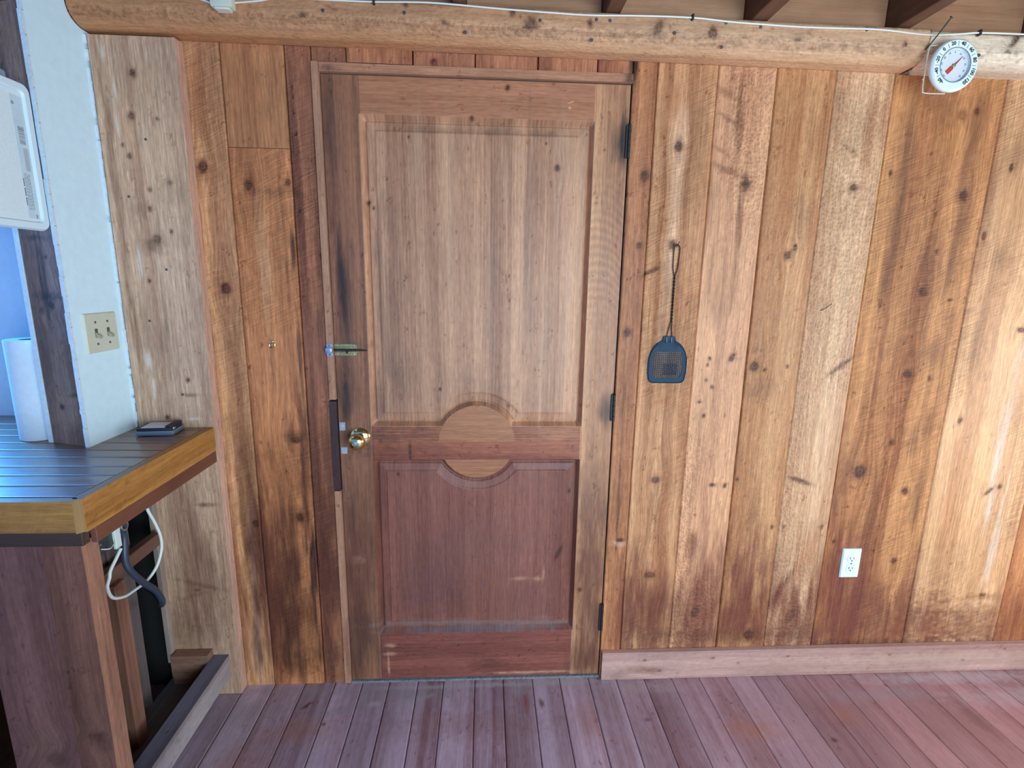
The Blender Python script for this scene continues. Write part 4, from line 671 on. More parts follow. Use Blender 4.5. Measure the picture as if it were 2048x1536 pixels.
# nails in the beam
NB = [(.300, 2.163), (.338, 2.162), (.520, 2.138), (.663, 2.169), (.762, 2.162), (.656, 2.108), (.289, 2.112), (-.058, 2.118), (-.436, 2.156), (-.221, 2.159), (.145, 2.155), (1.417, 2.117), (1.069, 2.167)]
NL = ['left nail head of the close pair on the beam above the door', 'right nail head of the close pair on the beam above the door',
 'nail head on the beam just lower left of the middle black staple', 'nail head under the cable, first one right of the middle black staple', 'nail head under the cable, second one right of the middle black staple',
 'lone low nail head on the beam above the fly swatter', 'low nail head on the beam below the close pair', 'low nail head on the beam above the middle of the door',
 'nail head on the beam above the top left corner of the door', 'nail head on the beam just right of the left black staple', 'high nail head on the beam, next one left of the close pair',
 'nail head on the paler beam at the right rim of the thermometer', 'nail head near the top of the beam, nearest one left of the thermometer']
proto = None
for i, (a, b_) in enumerate(NB):
    if proto is None:
        bm = bmesh.new(); lathe(bm, [(.0045, 0), (.0048, .0015), (.004, .0026), (.001, .0028)], (0, 0, 0), '-y', 14)
        proto = obj('nail_head', bm, M_nail, None, True); o = proto
    else:
        o = proto.copy(); C.objects.link(o)
    o.location = (a, -.0965+(.006 if a > 1.26 else 0), b_)
    tag(o, NL[i], 'nail', 'nail heads in the ceiling beam')
for i, (a, b_) in enumerate([(-1.02, 1.30), (-.95, 1.475), (-.905, 1.105), (-1.06, 1.62)]): pass
NP = [(314, 0)]
for (a, b_), wh in zip([(-.966, 1.836), (-1.032, 1.68), (-.950, 1.475), (-1.017, 1.322), (-.945, 1.093)], ['topmost', 'second highest', 'middle', 'second lowest', 'lowest']):
    o = proto.copy(); C.objects.link(o); o.location = (a, -.0395, b_); o.scale = (.8, .8, .8)
    tag(o, wh+' small grey nail head in the pale plank beside the white wall', 'nail', 'nail heads in the pale plank')

# cord along the top of the beam
CORD = [(-.80, 2.180), (-.744, 2.167), (-.716, 2.159), (-.688, 2.161), (-.655, 2.164), (-.597, 2.171), (-.545, 2.180), (-.451, 2.180), (-.304, 2.180), (-.152, 2.184), (.036, 2.177), (.172, 2.173), (.281, 2.171), (.42, 2.175), (.566, 2.176), (.673, 2.170), (.773, 2.167), (.873, 2.165), (.989, 2.166), (1.106, 2.167), (1.247, 2.159), (1.342, 2.165), (1.401, 2.170), (1.533, 2.171), (1.7, 2.168), (2.0, 2.16)]
bm = bmesh.new(); tube(bm, spline([(a, -.1015, b_) for a, b_ in CORD], 5), .0023, 8)
tag(obj('phone_cable', bm, M_cordw, None, True), 'thin white cable stapled along the top of the ceiling beam', 'cable')
for a, b_ in ((-.300, 2.181), (.566, 2.177), (1.399, 2.170)):
    bm = bmesh.new(); box(bm, a-.003, a+.003, -.107, -.095, b_-.0075, b_+.0075, .0015, 2)
    tag(obj('cable_staple', bm, M_black, None, True), {-.300: 'black cable staple on the beam above the left half of the door', .566: 'black cable staple on the beam above and right of the door', 1.399: 'black cable staple on the beam just right of the thermometer'}[a], 'staple', 'staples holding the white cord')

# cream phone junction box
jb = empty('junction_box', (-.687, -.098, 2.138), 'small cream plastic phone junction box on the beam at the top left', 'junction box')
bm = bmesh.new(); box(bm, -.7145, -.6595, -.128, -.0985, 2.1425, 2.222, .004, 2); obj('cover', bm, M_ivory, jb, True)
bm = bmesh.new(); box(bm, -.706, -.669, -.122, -.0985, 2.139, 2.143, .001, 1); obj('base', bm, M_cordw, jb, True)

# ------------------------------------------------------------------ thermometer
TX, TY, TZ = 1.3135, -.128, 2.0715
th = empty('thermometer', (TX, -.09, TZ), 'round white dial thermometer hanging on the ceiling beam at the top right', 'thermometer')
bm = bmesh.new(); lathe(bm, [(.060, 0), (.067, .004), (.0685, .010), (.067, .016), (.063, .019), (.0455, .0175), (.0440, .016), (.0440, .010)], (TX, TY+.010, TZ), '-y', 64)
obj('dial_ring', bm, M_dial, th, True)
bm = bmesh.new(); lathe(bm, [(.0432, 0), (.0432, .001)], (TX, TY, TZ), '-y', 48); obj('dial_face', bm, plain('inner_dial', (.72, .68, .72), .4), th)
bm = bmesh.new()
for k in range(64):
    a0, a1 = 2*math.pi*k/64, 2*math.pi*(k+1)/64
    q = [bm.verts.new((TX+r*math.sin(a), TY-.0082, TZ+r*math.cos(a))) for r, a in ((.0432, a0), (.0456, a0), (.0456, a1), (.0432, a1))]; bm.faces.new(q)
bmesh.ops.remove_doubles(bm, verts=bm.verts, dist=1e-6)
bmesh.ops.solidify(bm, geom=bm.faces[:], thickness=.0006)
obj('dial_rim_line', bm, M_inkg, th)
def text_mesh(s, size, ex=.0002):
    cu = bpy.data.curves.new('t', 'FONT'); cu.body = s; cu.size = size; cu.align_x = 'CENTER'; cu.align_y = 'CENTER'; cu.extrude = ex; cu.offset = size*.022; cu.resolution_u = 3
    o = bpy.data.objects.new('t', cu); C.objects.link(o); bpy.context.view_layer.update()
    me = bpy.data.meshes.new_from_object(o.evaluated_get(bpy.context.evaluated_depsgraph_get())); bpy.data.objects.remove(o); bpy.data.curves.remove(cu); return me
def add_text(bm, s, size, M4):
    me = text_mesh(s, size); b2 = bmesh.new(); b2.from_mesh(me); b2.transform(M4)
    t_ = bpy.data.meshes.new('tmp'); b2.to_mesh(t_); b2.free(); bm.from_mesh(t_); bpy.data.meshes.remove(t_); bpy.data.meshes.remove(me)
FRONT = Matrix.Rotation(math.radians(90), 4, 'X')      # text in XY plane -> facing -y
bm = bmesh.new(); bm2 = bmesh.new()
for k, s_ in enumerate(('-60', '-40', '-20', '0', '20', '40', '60', '80', '100', '120')):
    a = math.radians(-139 + 30.6*k); r = .0555
    add_text(bm, s_, .0135, Matrix.Translation((TX+r*math.sin(a), TY-.0092, TZ+r*math.cos(a))) @ Matrix.Rotation(a, 4, 'Y') @ FRONT)
    if k < 9:
        a2 = a + math.radians(15.3)
        c_ = Matrix.Translation((TX, TY-.0092, TZ)) @ Matrix.Rotation(a2, 4, 'Y')
        r_ = bmesh.ops.create_cube(bm, size=1, matrix=c_ @ Matrix.Translation((0, 0, .0545)) @ Matrix.Diagonal((.0008, .0004, .012, 1)))
for k, s_ in enumerate(('-50', '-40', '-30', '-20', '-10', '0', '10', '20', '30', '40', '50')):
    a = math.radians(-139 + 27.6*k); r = .0345
    add_text(bm2, s_, .0062, Matrix.Translation((TX+r*math.sin(a), TY-.0014, TZ+r*math.cos(a))) @ Matrix.Rotation(a, 4, 'Y') @ FRONT)
for k in range(56):
    a = math.radians(-139 + 276*k/55); c_ = Matrix.Translation((TX, TY-.0013, TZ)) @ Matrix.Rotation(a, 4, 'Y')
    bmesh.ops.create_cube(bm2, size=1, matrix=c_ @ Matrix.Translation((0, 0, .0405)) @ Matrix.Diagonal((.0005, .0003, .003, 1)))
obj('numbers', bm, M_ink, th); obj('small_numbers', bm2, M_inkg, th)
bm = bmesh.new(); A = Matrix.Translation((TX, TY-.003, TZ)) @ Matrix.Rotation(math.radians(43), 4, 'Y')
prism(bm, [(-.0055, -.026), (.0055, -.026), (.0055, -.008), (.0028, -.002), (.0018, .012), (.0004, .034), (-.0004, .034), (-.0018, .012), (-.0028, -.002), (-.0055, -.008)], 'y', -.0003, .0003); bm.transform(A)
obj('pointer', bm, M_red, th)
bm = bmesh.new(); lathe(bm, [(.005, 0), (.005, .003), (.003, .004)], (TX, TY-.0015, TZ), '-y', 20); obj('pointer_hub', bm, M_oldbrass, th, True)
bm = bmesh.new(); prism(bm, [(-.0028, -.0695), (.0028, -.0695), (.001, -.0665), (-.001, -.0665)], 'y', -.001, .001); bm.transform(Matrix.Translation((TX+.004, TY-.004, TZ)) @ Matrix.Rotation(math.radians(8), 4, 'Y')); obj('rim_tab', bm, M_plastic, th)
# clear wire bracket
bm = bmesh.new(); bx0, bx1, bz0, bz1 = 1.2465, 1.315, 2.0045, 2.127
tube(bm, spline([(bx1, TY+.014, bz1), (bx0+.01, TY+.014, bz1), (bx0, TY+.014, bz1-.01), (bx0-.001, TY+.014, (bz0+bz1)/2), (bx0, TY+.014, bz0+.01), (bx0+.01, TY+.014, bz0), (bx1, TY+.014, bz0)], 6), .0016, 8)
tube(bm, [(bx0, -.10, bz1-.02), (bx0, TY+.014, bz1-.02)], .0015, 8); tube(bm, [(bx0, -.10, bz1-.06), (bx0, TY+.014, bz1-.06)], .0015, 8)
for q in (bz1-.052, bz0+.035): lathe(bm, [(.002, 0), (.002, .003), (.0008, .004)], (bx0-.003, TY+.016, q), '-y', 10)
obj('bracket', bm, plain('clear_acrylic_bracket', (.62, .55, .45), .15), th, True)
bm = bmesh.new(); P0, P1 = Vector((1.2505, -.097, 2.1225)), Vector((1.2765, -.139, 2.188))
tube(bm, [P0, P0.lerp(P1, .5)+Vector((.0012, 0, 0)), P1], .0017, 10); dirn = (P1-P0).normalized()
tube(bm, [P1-dirn*.001, P1+dirn*.0012], .0042, 14)
tag(obj('long_nail', bm, M_wire, None, True), 'long bent black nail sticking up beside the thermometer', 'nail')

# ------------------------------------------------------------------ fly swatter
fs = empty('fly_swatter', (.608, -.006, 1.13), 'blue plastic fly swatter with black wire handle hanging right of the door', 'fly swatter')
bm = bmesh.new()
hx, hz = .6100, 1.575
def sx(z): return .6075 + (z-1.30)*.0
loop = [(.6055, 1.484), (.5995, 1.510), (.5985, 1.560), (.6015, 1.574), (.6080, 1.579), (.6145, 1.574), (.6170, 1.560), (.6150, 1.510), (.6075, 1.484)]
yy = -.0062
def wz(z): return (.6065+(z-1.484)*(.6065-.6075)/(1.484-1.335), z)
# left strand and right strand with twist between z 1.484 and 1.335
ptsA, ptsB = [], []
for k in range(73):
    t = k/72; z_ = 1.484-(1.484-1.335)*t; cx_, _ = wz(z_); a = t*2*math.pi*7
    ptsA.append((cx_+.0019*math.cos(a+math.pi), yy+.0019*math.sin(a+math.pi), z_)); ptsB.append((cx_+.0019*math.cos(a), yy+.0019*math.sin(a), z_))
full = [Vector(p) for p in reversed(ptsA)] + [Vector((a, yy, b_)) for a, b_ in []]
lp = spline([(ptsA[0][0], yy, 1.484)] + [(a, yy, b_) for a, b_ in loop[1:-1]] + [(ptsB[0][0], yy, 1.484)], 6)
down_l = spline([ptsA[-1], (.6010, yy, 1.312), (.5965, yy, 1.292), (.5955, yy, 1.268)], 5)
down_r = spline([ptsB[-1], (.6100, yy, 1.312), (.6125, yy, 1.292), (.6120, yy, 1.268)], 5)
tube(bm, list(reversed(down_l))[:-1] + list(reversed([Vector(p) for p in ptsA]))[:-1] + lp + [Vector(p) for p in ptsB][1:] + down_r[1:], .00165, 8)
obj('wire_handle', bm, M_wire, fs, True)
# head: outline, perforated mesh
hc = (.6075, 1.195)
def head_half(z):   # half width at height z
    pts = [(1.131, .046), (1.133, .054), (1.140, .0605), (1.165, .0648), (1.195, .0655), (1.215, .0640), (1.235, .0585), (1.252, .0490), (1.264, .0385), (1.270, .0280), (1.274, .0215), (1.285, .0205), (1.288, .019)]
    return np.interp(z, [p[0] for p in pts], [p[1] for p in pts])
hx0 = .6055
left = [(hx0-head_half(z), z) for z in np.linspace(1.131, 1.288, 40)]; right = [(hx0+head_half(z), z) for z in np.linspace(1.288, 1.131, 40)]
outline = left + right
bm = bmesh.new()
# border band between outline and the inner window, as quads in polar order around the centre
def inner(px_, pz_):
    ix = max(-.047, min(.047, px_-hx0)); 
    return ix, pz_
cxh, czh = hx0, 1.192
angs = np.linspace(0, 2*math.pi, 121)[:-1]
def ray_out(a, fac=1.0):
    lo, hi = 0, .12
    for _ in range(24):
        mid = (lo+hi)/2; X = mid*math.sin(a); Z = czh+mid*math.cos(a)
        ins = 1.131 <= Z <= 1.288 and abs(X) < head_half(Z)
        if ins: lo = mid
        else: hi = mid
    return lo
def ray_in(a):      # inner window: rounded rectangle 94 x 92 mm
    hw, hh = .0500, .0465; s_, c_ = abs(math.sin(a)), abs(math.cos(a)); return (1/((s_/hw)**6+(c_/hh)**6))**(1/6)
o_r, i_r = [], []
for a in angs:
    ro = ray_out(a); ri = min(ray_in(a), ro-.006)
    o_r.append((ro*math.sin(a), czh+ro*math.cos(a))); i_r.append((ri*math.sin(a), czh+ri*math.cos(a)))
lay = []
for off, ring in ((-.0045, i_r), (-.0045, None), (-.0075, 'o'), (-.0035, 'o2'), (-.0035, 'i2')): pass
rings = []
for k in range(len(angs)):
    (ox, oz), (ix, iz) = o_r[k], i_r[k]
    mx_, mz_ = ix+(ox-ix)*.75, iz+(oz-iz)*.75 if True else 0
    rings.append([bm.verts.new((hx0+ix, -.0045, iz)), bm.verts.new((hx0+mx_, -.0048, mz_)), bm.verts.new((hx0+ix+(ox-ix)*.86, -.0075, iz+(oz-iz)*.86)), bm.verts.new((hx0+ox, -.0062, oz)), bm.verts.new((hx0+ox, -.0030, oz)), bm.verts.new((hx0+ix, -.0028, iz))])
for k in range(len(angs)):
    a_, b__ = rings[k], rings[(k+1) % len(angs)]
    for j in range(6): bm.faces.new((a_[j], a_[(j+1) % 6], b__[(j+1) % 6], b__[j]))
obj('head_frame', bm, M_swat, fs, True)
bm = bmesh.new(); pitch = .0064
def win(px_, pz_):
    rr = math.hypot(px_, pz_); 
    return rr < .004 or rr < ray_in(math.atan2(px_, pz_)) and rr < ray_out(math.atan2(px_, pz_))-.004
for k in range(-8, 9):
    c0 = k*pitch
    for o_ in (0, 1):
        ts = [t for t in np.linspace(-.052, .052, 105) if (win(c0, t) if o_ == 0 else win(t, c0))]
        if len(ts) < 3: continue
        a_, b__ = min(ts)-.001, max(ts)+.001
        if o_ == 0: box(bm, hx0+c0-.00095, hx0+c0+.00095, -.0044, -.0034, czh+a_, czh+b__)
        else: box(bm, hx0+a_, hx0+b__, -.0045, -.0035, czh+c0-.00095, czh+c0+.00095)
# denser diagonal patch
for sg in (1, -1):
    for k in range(-14, 15):
        c0 = k*.0090; ts = [t for t in np.linspace(-.014, .034, 49) if -.034 <= c0+sg*t <= .004]
        if len(ts) > 3: tube(bm, [(hx0+ts[0], -.0049, czh+c0+sg*ts[0]), (hx0+ts[-1], -.0049, czh+c0+sg*ts[-1])], .00055, 4)
o = obj('mesh_panel', bm, M_swat, fs)
bm = bmesh.new()
for q in (.5957, .6122): box(bm, q-.0028, q+.0028, -.0088, -.0045, 1.266, 1.287, .0012, 2)
obj('handle_sleeve', bm, plain('dark_blue_plastic', (.015, .03, .06), .4), fs, True)
bm = bmesh.new(); tube(bm, [(.6080, .002, 1.571), (.6082, -.010, 1.5775), (.6095, -.018, 1.588)], .0012, 8); tag(obj('hanging_nail', bm, M_iron, None, True), 'small bent nail in the wall holding up the fly swatter', 'nail')

# ------------------------------------------------------------------ outlet on the wall
ox, oz = 1.351, .457
ot = empty('power_outlet', (ox, -.001, oz), 'white double power outlet low on the board wall at right', 'power outlet')
def plate(x0, x1, z0, z1, y0, y1, parent, mat, bev=.003):
    bm = bmesh.new(); box(bm, x0, x1, y1, y0, z0, z1)
    vs = [v for v in bm.verts if abs(v.co.y-y1) < 1e-6]
    for v in vs:
        v.co.x += bev if v.co.x < (x0+x1)/2 else -bev; v.co.z += bev if v.co.z < (z0+z1)/2 else -bev
    return obj('faceplate', bm, mat, parent)
M_slot = plain('dark_socket_slot', (.05, .06, .065), .7)
plate(ox-.0355, ox+.0355, oz-.0575, oz+.0575, -.0005, -.0058, ot, M_plastic)
for sgn in (1, -1):
    cz = oz+sgn*.0195
    bm = bmesh.new()
    pts = []
    for k in range(40):
        a = 2*math.pi*k/40; X = .0172*math.cos(a); Z = .0172*math.sin(a); Z = max(-.0135, min(.0135, Z)); pts.append((ox+X, cz+Z))
    prism(bm, pts, 'y', -.0058, -.0074)
    rcp = obj('receptacle', bm, plain('receptacle_face', (.70, .72, .74), .35), ot)
    bm = bmesh.new(); box(bm, ox-.0078, ox-.0052, -.0078, -.0070, cz-.002, cz+.0072); box(bm, ox+.0050, ox+.0072, -.0078, -.0070, cz-.0012, cz+.0066)
    lathe(bm, [(.0026, .007), (.0026, .0078)], (ox, 0, cz-.0072), '-y', 16); obj('slots', bm, M_slot, rcp)
bm = bmesh.new(); lathe(bm, [(.003, .0055), (.003, .0068), (.001, .0075)], (ox, 0, oz), '-y', 16); obj('screw', bm, M_screw, ot, True)

# brass screw eye and pin in the boards
bm = bmesh.new(); lathe(bm, [(.006, 0), (.006, .002), (.004, .003)], (-.676, 0, 1.256), '-y', 20)
ring = [(-.672+.0085*math.cos(a), -.008, 1.247+.0085*math.sin(a)) for a in np.linspace(2.4, 7.6, 24)]; tube(bm, ring, .0015, 8)
tag(obj('screw_hook', bm, M_brass, None, True), 'tiny brass screw hook in the boards left of the door', 'hook')
bm = bmesh.new(); tube(bm, [(1.109, -.0005, 1.378), (1.114, -.006, 1.381), (1.130, -.022, 1.402)], .0011, 8); tag(obj('wall_pin', bm, M_iron, None, True), 'bent thin nail sticking out of the pale board right of the fly swatter', 'nail')

# ------------------------------------------------------------------ white stub wall standing on the counter
CZ = .9865
stub = bpy.data.objects.new('wall_stub', None); C.objects.link(stub); stub.location = (-1.16, -.2, CZ); struct(stub)
FR = lambda x: -.238 + (-1.092-x)*.30     # slightly skewed end
def quadbox(name, x0, x1, z0, z1, mat, yb=-.0445, dy=0, parent=stub, bev=0):
    bm = bmesh.new()
    prism(bm, [(x1, yb), (x1, FR(x1)+dy), (x0, FR(x0)+dy), (x0, yb)], 'z', z0, z1)
    if bev: bmesh.ops.bevel(bm, geom=bm.edges[:], offset=bev, segments=2, affect='EDGES')
    return obj(name, bm, mat, parent)
# right drywall sheet with a notch for the beam
bm = bmesh.new()
prism(bm, [(-.001, CZ), (-.236, CZ), (-.236, 2.42), (-.0985, 2.42), (-.0985, 2.159), (-.0962, 2.1445), (-.0907, 2.1315), (-.0805, 2.1202), (-.0663, 2.1128), (-.050, 2.1088), (-.001, 2.1088)], 'x', -1.1045, -1.0955)
sheet = obj('drywall_sheet', bm, M_white, stub)
bm = bmesh.new()      # ragged torn edge of the sheet and caulk lines
rr = random.Random(3)
zz = CZ; 
while zz < 2.41:
    h = .012+rr.random()*.05; t_ = rr.random()*.0035
    box(bm, -1.1048, -1.0951, -.2385-t_, -.2345, zz, min(2.415, zz+h)); zz += h*.98
obj('torn_drywall_edge', bm, M_white2, stub)
bm = bmesh.new(); zz = CZ+.001
while zz < 2.095:
    h = .008+rr.random()*.03; w_ = .001+rr.random()*.004
    box(bm, -1.0965, -1.0925+w_*.6, -.044-w_*.4, -.0395, zz, min(2.098, zz+h), .0007, 1); zz += h*(1 if rr.random() < .8 else 1.5)
obj('caulk_bead', bm, M_white2, stub)
bm = bmesh.new()
box(bm, -1.2380, -1.2255, FR(-1.24)-.003, .098, CZ, 2.42, .0008, 1); obj('left_drywall_sheet', bm, M_white2, stub)
ST_K = [(-1.20, 1.62, .011, 1, 0, .9), (-1.155, 1.375, .010, 1.2, 0, 1), (-1.19, 1.36, .009, 1, 0, .6), (-1.175, 1.095, .007, 1.2, 0, 1), (-1.15, 1.50, .008, .5, 0, .7)]
ST_S = [(-1.165, 1.45, .012, .12, 0, (.03, .018, .014), .7), (-1.16, 1.40, .05, .012, 0, (.04, .02, .015), .7), (-1.17, 1.55, .05, .008, 0, (.04, .02, .015), .6), (-1.15, 1.15, .025, .12, 12, (.26, .2, .17), .5), (-1.14, 1.02, .03, .05, 0, (.06, .035, .025), .5), (-1.13, 1.13, .03, .006, 10, (.04, .02, .015), .6), (-1.2, 1.25, .012, .15, 0, (.07, .035, .022), .4)]
def st_shape(co):
    co = co.copy(); m = co[:, 1] < -.15; co[m, 1] = FR(co[m, 0]) + .004; return co
dense_board('stud', -1.2250, -1.1050, -.22, -.01, CZ, 2.095, 'z', (.33, .21, .15), (.15, .08, .05), 101, ST_K, ST_S, mat=M_wall, parent=stub, shape=st_shape, faces=('front', 'left', 'right'), saw=0, rough=.3, blot=.6)
for z0, z1, sd, lc in ((2.0965, 2.142, 102, (.20, .12, .085)), (2.1435, 2.42, 103, (.15, .085, .06))):
    dense_board('header_block', -1.4, -1.1050, -.22, -.01, z0, z1, 'x', lc, (.07, .035, .025), sd, [], [], mat=M_wall, parent=stub, shape=st_shape, faces=('front', 'bottom'), saw=0, rough=.3, blot=.6)
# light switch plate on the stub wall
sw = empty('switch_plate', (-1.094, -.137, 1.296), 'ivory double light switch plate on the white wall above the counter', 'light switch')
bm = bmesh.new(); box(bm, -1.0955, -1.0895, -.199, -.0745, 1.2405, 1.352)
for v in bm.verts:
    if v.co.x > -1.09: v.co.y += .003 if v.co.y < -.13 else -.003; v.co.z += .003 if v.co.z < 1.3 else -.003
obj('plate', bm, M_ivory, sw)
for yy_ in (-.160, -.1135):
    bm = bmesh.new(); box(bm, -1.0899, -1.0889, yy_-.0052, yy_+.0052, 1.2840, 1.3085); slot = obj('switch_opening', bm, plain('switch_slot', (.10, .09, .07), .6), sw)
    bm = bmesh.new(); prism(bm, [(-1.0900, 1.2855), (-1.0900, 1.2985), (-1.0770, 1.2885), (-1.0760, 1.2835), (-1.0790, 1.2810)], 'y', yy_-.0042, yy_+.0042); bmesh.ops.bevel(bm, geom=bm.edges[:], offset=.0008, segments=2, affect='EDGES')
    obj('toggle', bm, M_ivory_dk, sw, True)
    for zq in (1.3265, 1.2655):
        bm = bmesh.new(); lathe(bm, [(.0034, 0), (.003, .0012), (.0008, .0016)], (-1.0893, yy_, zq), 'x', 14); obj('screw', bm, M_screw, sw, True)

# white framed plastic panel hanging at the end of the stub wall
lp_ = empty('light_panel', (-1.12, -.5, 1.56), 'white rounded plastic light panel with barcode sticker beside the exposed stud', 'light panel')
y0p, y1p, z0p, z1p = -.80, -.2445, 1.562, 1.902
def rrect(y0, y1, z0, z1, r, n=5):
    pts = []
    for (cy, cz, a0) in ((y1-r, z1-r, 0), (y0+r, z1-r, 90), (y0+r, z0+r, 180), (y1-r, z0+r, 270)):
        for k in range(n+1):
            a = math.radians(a0+90*k/n); pts.append((cy+r*math.cos(a), cz+r*math.sin(a)))
    return pts
def loft(bm, loops, close=True):
    rg = [[bm.verts.new(p) for p in l] for l in loops]
    for a, b_ in zip(rg, rg[1:]):
        n_ = len(a)
        for k in range(n_): bm.faces.new((a[k], a[(k+1) % n_], b_[(k+1) % n_], b_[k]))
    return rg
L_ = lambda x, i, r: [(x, a, b_) for a, b_ in rrect(y0p+i, y1p-i, z0p+i, z1p-i, r)]
bm = bmesh.new(); rg = loft(bm, [L_(-1.142, .003, .018), L_(-1.108, 0, .020), L_(-1.101, .004, .018), L_(-1.1005, .018, .012), L_(-1.107, .0215, .010)])
bm.faces.new(rg[0])
obj('frame', bm, M_plastic, lp_)
bm = bmesh.new(); rg = loft(bm, [L_(-1.1075, .021, .010), L_(-1.1065, .024, .010)]); bm.faces.new(rg[-1]); bm.faces.new(rg[0])
obj('diffuser', bm, plain('frosted_diffuser', (.82, .92, .96), .5, noise=.01, nscale=400, bump=.8, bscale=500), lp_)
bm = bmesh.new(); box(bm, -1.170, -1.143, y0p+.02, y1p-.006, z0p+.03, z1p+.030, .006, 2); obj('back_case', bm, plain('grey_case', (.34, .38, .42), .5), lp_)
bm = bmesh.new(); box(bm, -1.1068, -1.1061, -.3000, -.2690, 1.590, 1.868, .0002, 1); obj('sticker', bm, plain('grey_translucent_sticker', (.62, .74, .82), .35, noise=.05), lp_)
bm = bmesh.new(); zq = 1.760; r2 = random.Random(7)
while zq < 1.800:
    h = .0009+r2.random()*.0018; box(bm, -1.1063, -1.1058, -.2905, -.2745, zq, zq+h); zq += h+.001+r2.random()*.0014
obj('barcode', bm, M_inkg, lp_)
bm = bmesh.new()
for zb in (1.6200, 1.6420, 1.6640):   # one heading line in heavy strokes and finer lines of small print, running up the sticker
    for j in range(4): box(bm, -1.1063, -1.1058, -.2985, -.2965, zb+j*.0045, zb+j*.0045+.0034)
obj('print_heading', bm, M_ink, lp_)
bm = bmesh.new()
for row in range(4):
    zq = 1.610
    while zq < 1.690:
        h = .003+r2.random()*.006; box(bm, -1.1063, -1.1058, -.2930+row*.0042, -.2918+row*.0042, zq, zq+h); zq += h+.0016
obj('small_print', bm, M_inkg, lp_)
for q_ in ((-.298, -.291, 1.846, 1.853), (-.2775, -.273, 1.590, 1.600), (-.285, -.272, 1.700, 1.752)):
    obj('printed_mark', B(-1.1063, -1.1058, *q_), plain('grey_print', (.30, .36, .40) if q_[0] != -.285 else (.45, .52, .56), .5), lp_)

# ------------------------------------------------------------------ countertop
ct = empty('countertop', (-1.4, -.3, .92), 'varnished wooden plank countertop with yellow oak edge running left under the white wall', 'countertop')
cos_, fcs, tin, gra, msk = [], [], [], [], []; base = 0
cy = [-.5755]
rr = random.Random(9)
while cy[-1] < .098: cy.append(min(.098, cy[-1]+.058+rr.random()*.012))
for i, (a, b_) in enumerate(zip(cy, cy[1:])):
    right = -.884 if b_ < -.041 or a < -.05 else -1.0915
    if b_ > -.041 and a < -.041: b_ = b_
    ys = np.linspace(a+.0006, b_-.0006, max(4, int((b_-a)/.006))); ys = np.r_[ys[0]-.0002, ys[0], ys[1:-1], ys[-1], ys[-1]+.0002]
    yz = np.zeros(len(ys)); yz[0] = yz[-1] = -.004
    xs = np.linspace(-3.19, right, int((right+3.19)/.008)+2)
    XX, YY = np.meshgrid(xs, ys); ZZ = np.repeat(yz[:, None], len(xs), 1)
    x = XX.ravel(); y = YY.ravel().copy(); z = CZ+ZZ.ravel()
    if right == -.884: y = np.minimum(y, np.where(x > -1.0915, -.0405, 9))
    f = .9+.25*rr.random()
    col, w = wood_tint(YY.ravel(), x, 110+i, np.array((.27, .155, .10))*f, np.array((.17, .082, .052))*f, (), (), streak=.5, lines=.4)
    z = z + .0005*(fb(x*9, y*30, 3+i, 2)-.5)
    cos_.append(np.c_[x, y, z]); fcs.append(grid_faces(len(xs), len(ys), base)); base += len(x); tin.append(col); gra.append(np.c_[w+i*1.37, x, np.zeros(len(x))]); msk.append(np.zeros((len(x), 3)))
M_top = attr_wood('varnished_counter_wood', rough=.40, bump=.5, fibre=.2, spec=.7, coat=.5)
np_mesh('top_planks', np.concatenate(cos_), np.concatenate(fcs), np.concatenate(tin), np.concatenate(gra), np.concatenate(msk), M_top, ct)
bm = bmesh.new(); box(bm, -3.19, -.8825, -.577, -.0405, .905, .981); box(bm, -3.19, -1.092, -.042, .098, .905, .981)
obj('top_core', bm, node_wood('counter_core', (.16, .07, .045), (.09, .04, .03), 'x'), ct)
OAKL, OAKD = (.50, .27, .075), (.33, .15, .035)
dense_board('side_edge', -.8825, -.8595, -.584, -.0405, .910, CZ, 'y', OAKL, OAKD, 121, mat=M_door, parent=ct, edge=(OAKL, OAKD), streak=.5, lines=.5, st=.006)
dense_board('front_edge', -3.19, -.8720, -.5985, -.5775, .915, CZ, 'x', (.40, .21, .055), (.22, .10, .03), 122, mat=M_door, parent=ct, streak=.5, lines=.5, st=.006)
bm = bmesh.new(); prism(bm, [(-.8721, -.5985), (-.8600, -.5845), (-.8600, -.5775), (-.8721, -.5775)], 'z', .912, CZ+.0004); obj('corner_edge', bm, node_wood('corner_oak', (.34, .17, .05), (.18, .08, .025), 'z'), ct)
bm = bmesh.new(); box(bm, -.8740, -.8605, -.560, -.0405, .872, .9105, .001, 1); obj('side_batten', bm, node_wood('red_brown_batten', (.23, .085, .045), (.12, .04, .025), 'y'), ct)
bm = bmesh.new(); box(bm, -3.19, -.8742, -.5830, -.5615, .875, .9155, .001, 1); obj('front_batten', bm, node_wood('dark_batten', (.10, .055, .035), (.05, .025, .018), 'x'), ct)

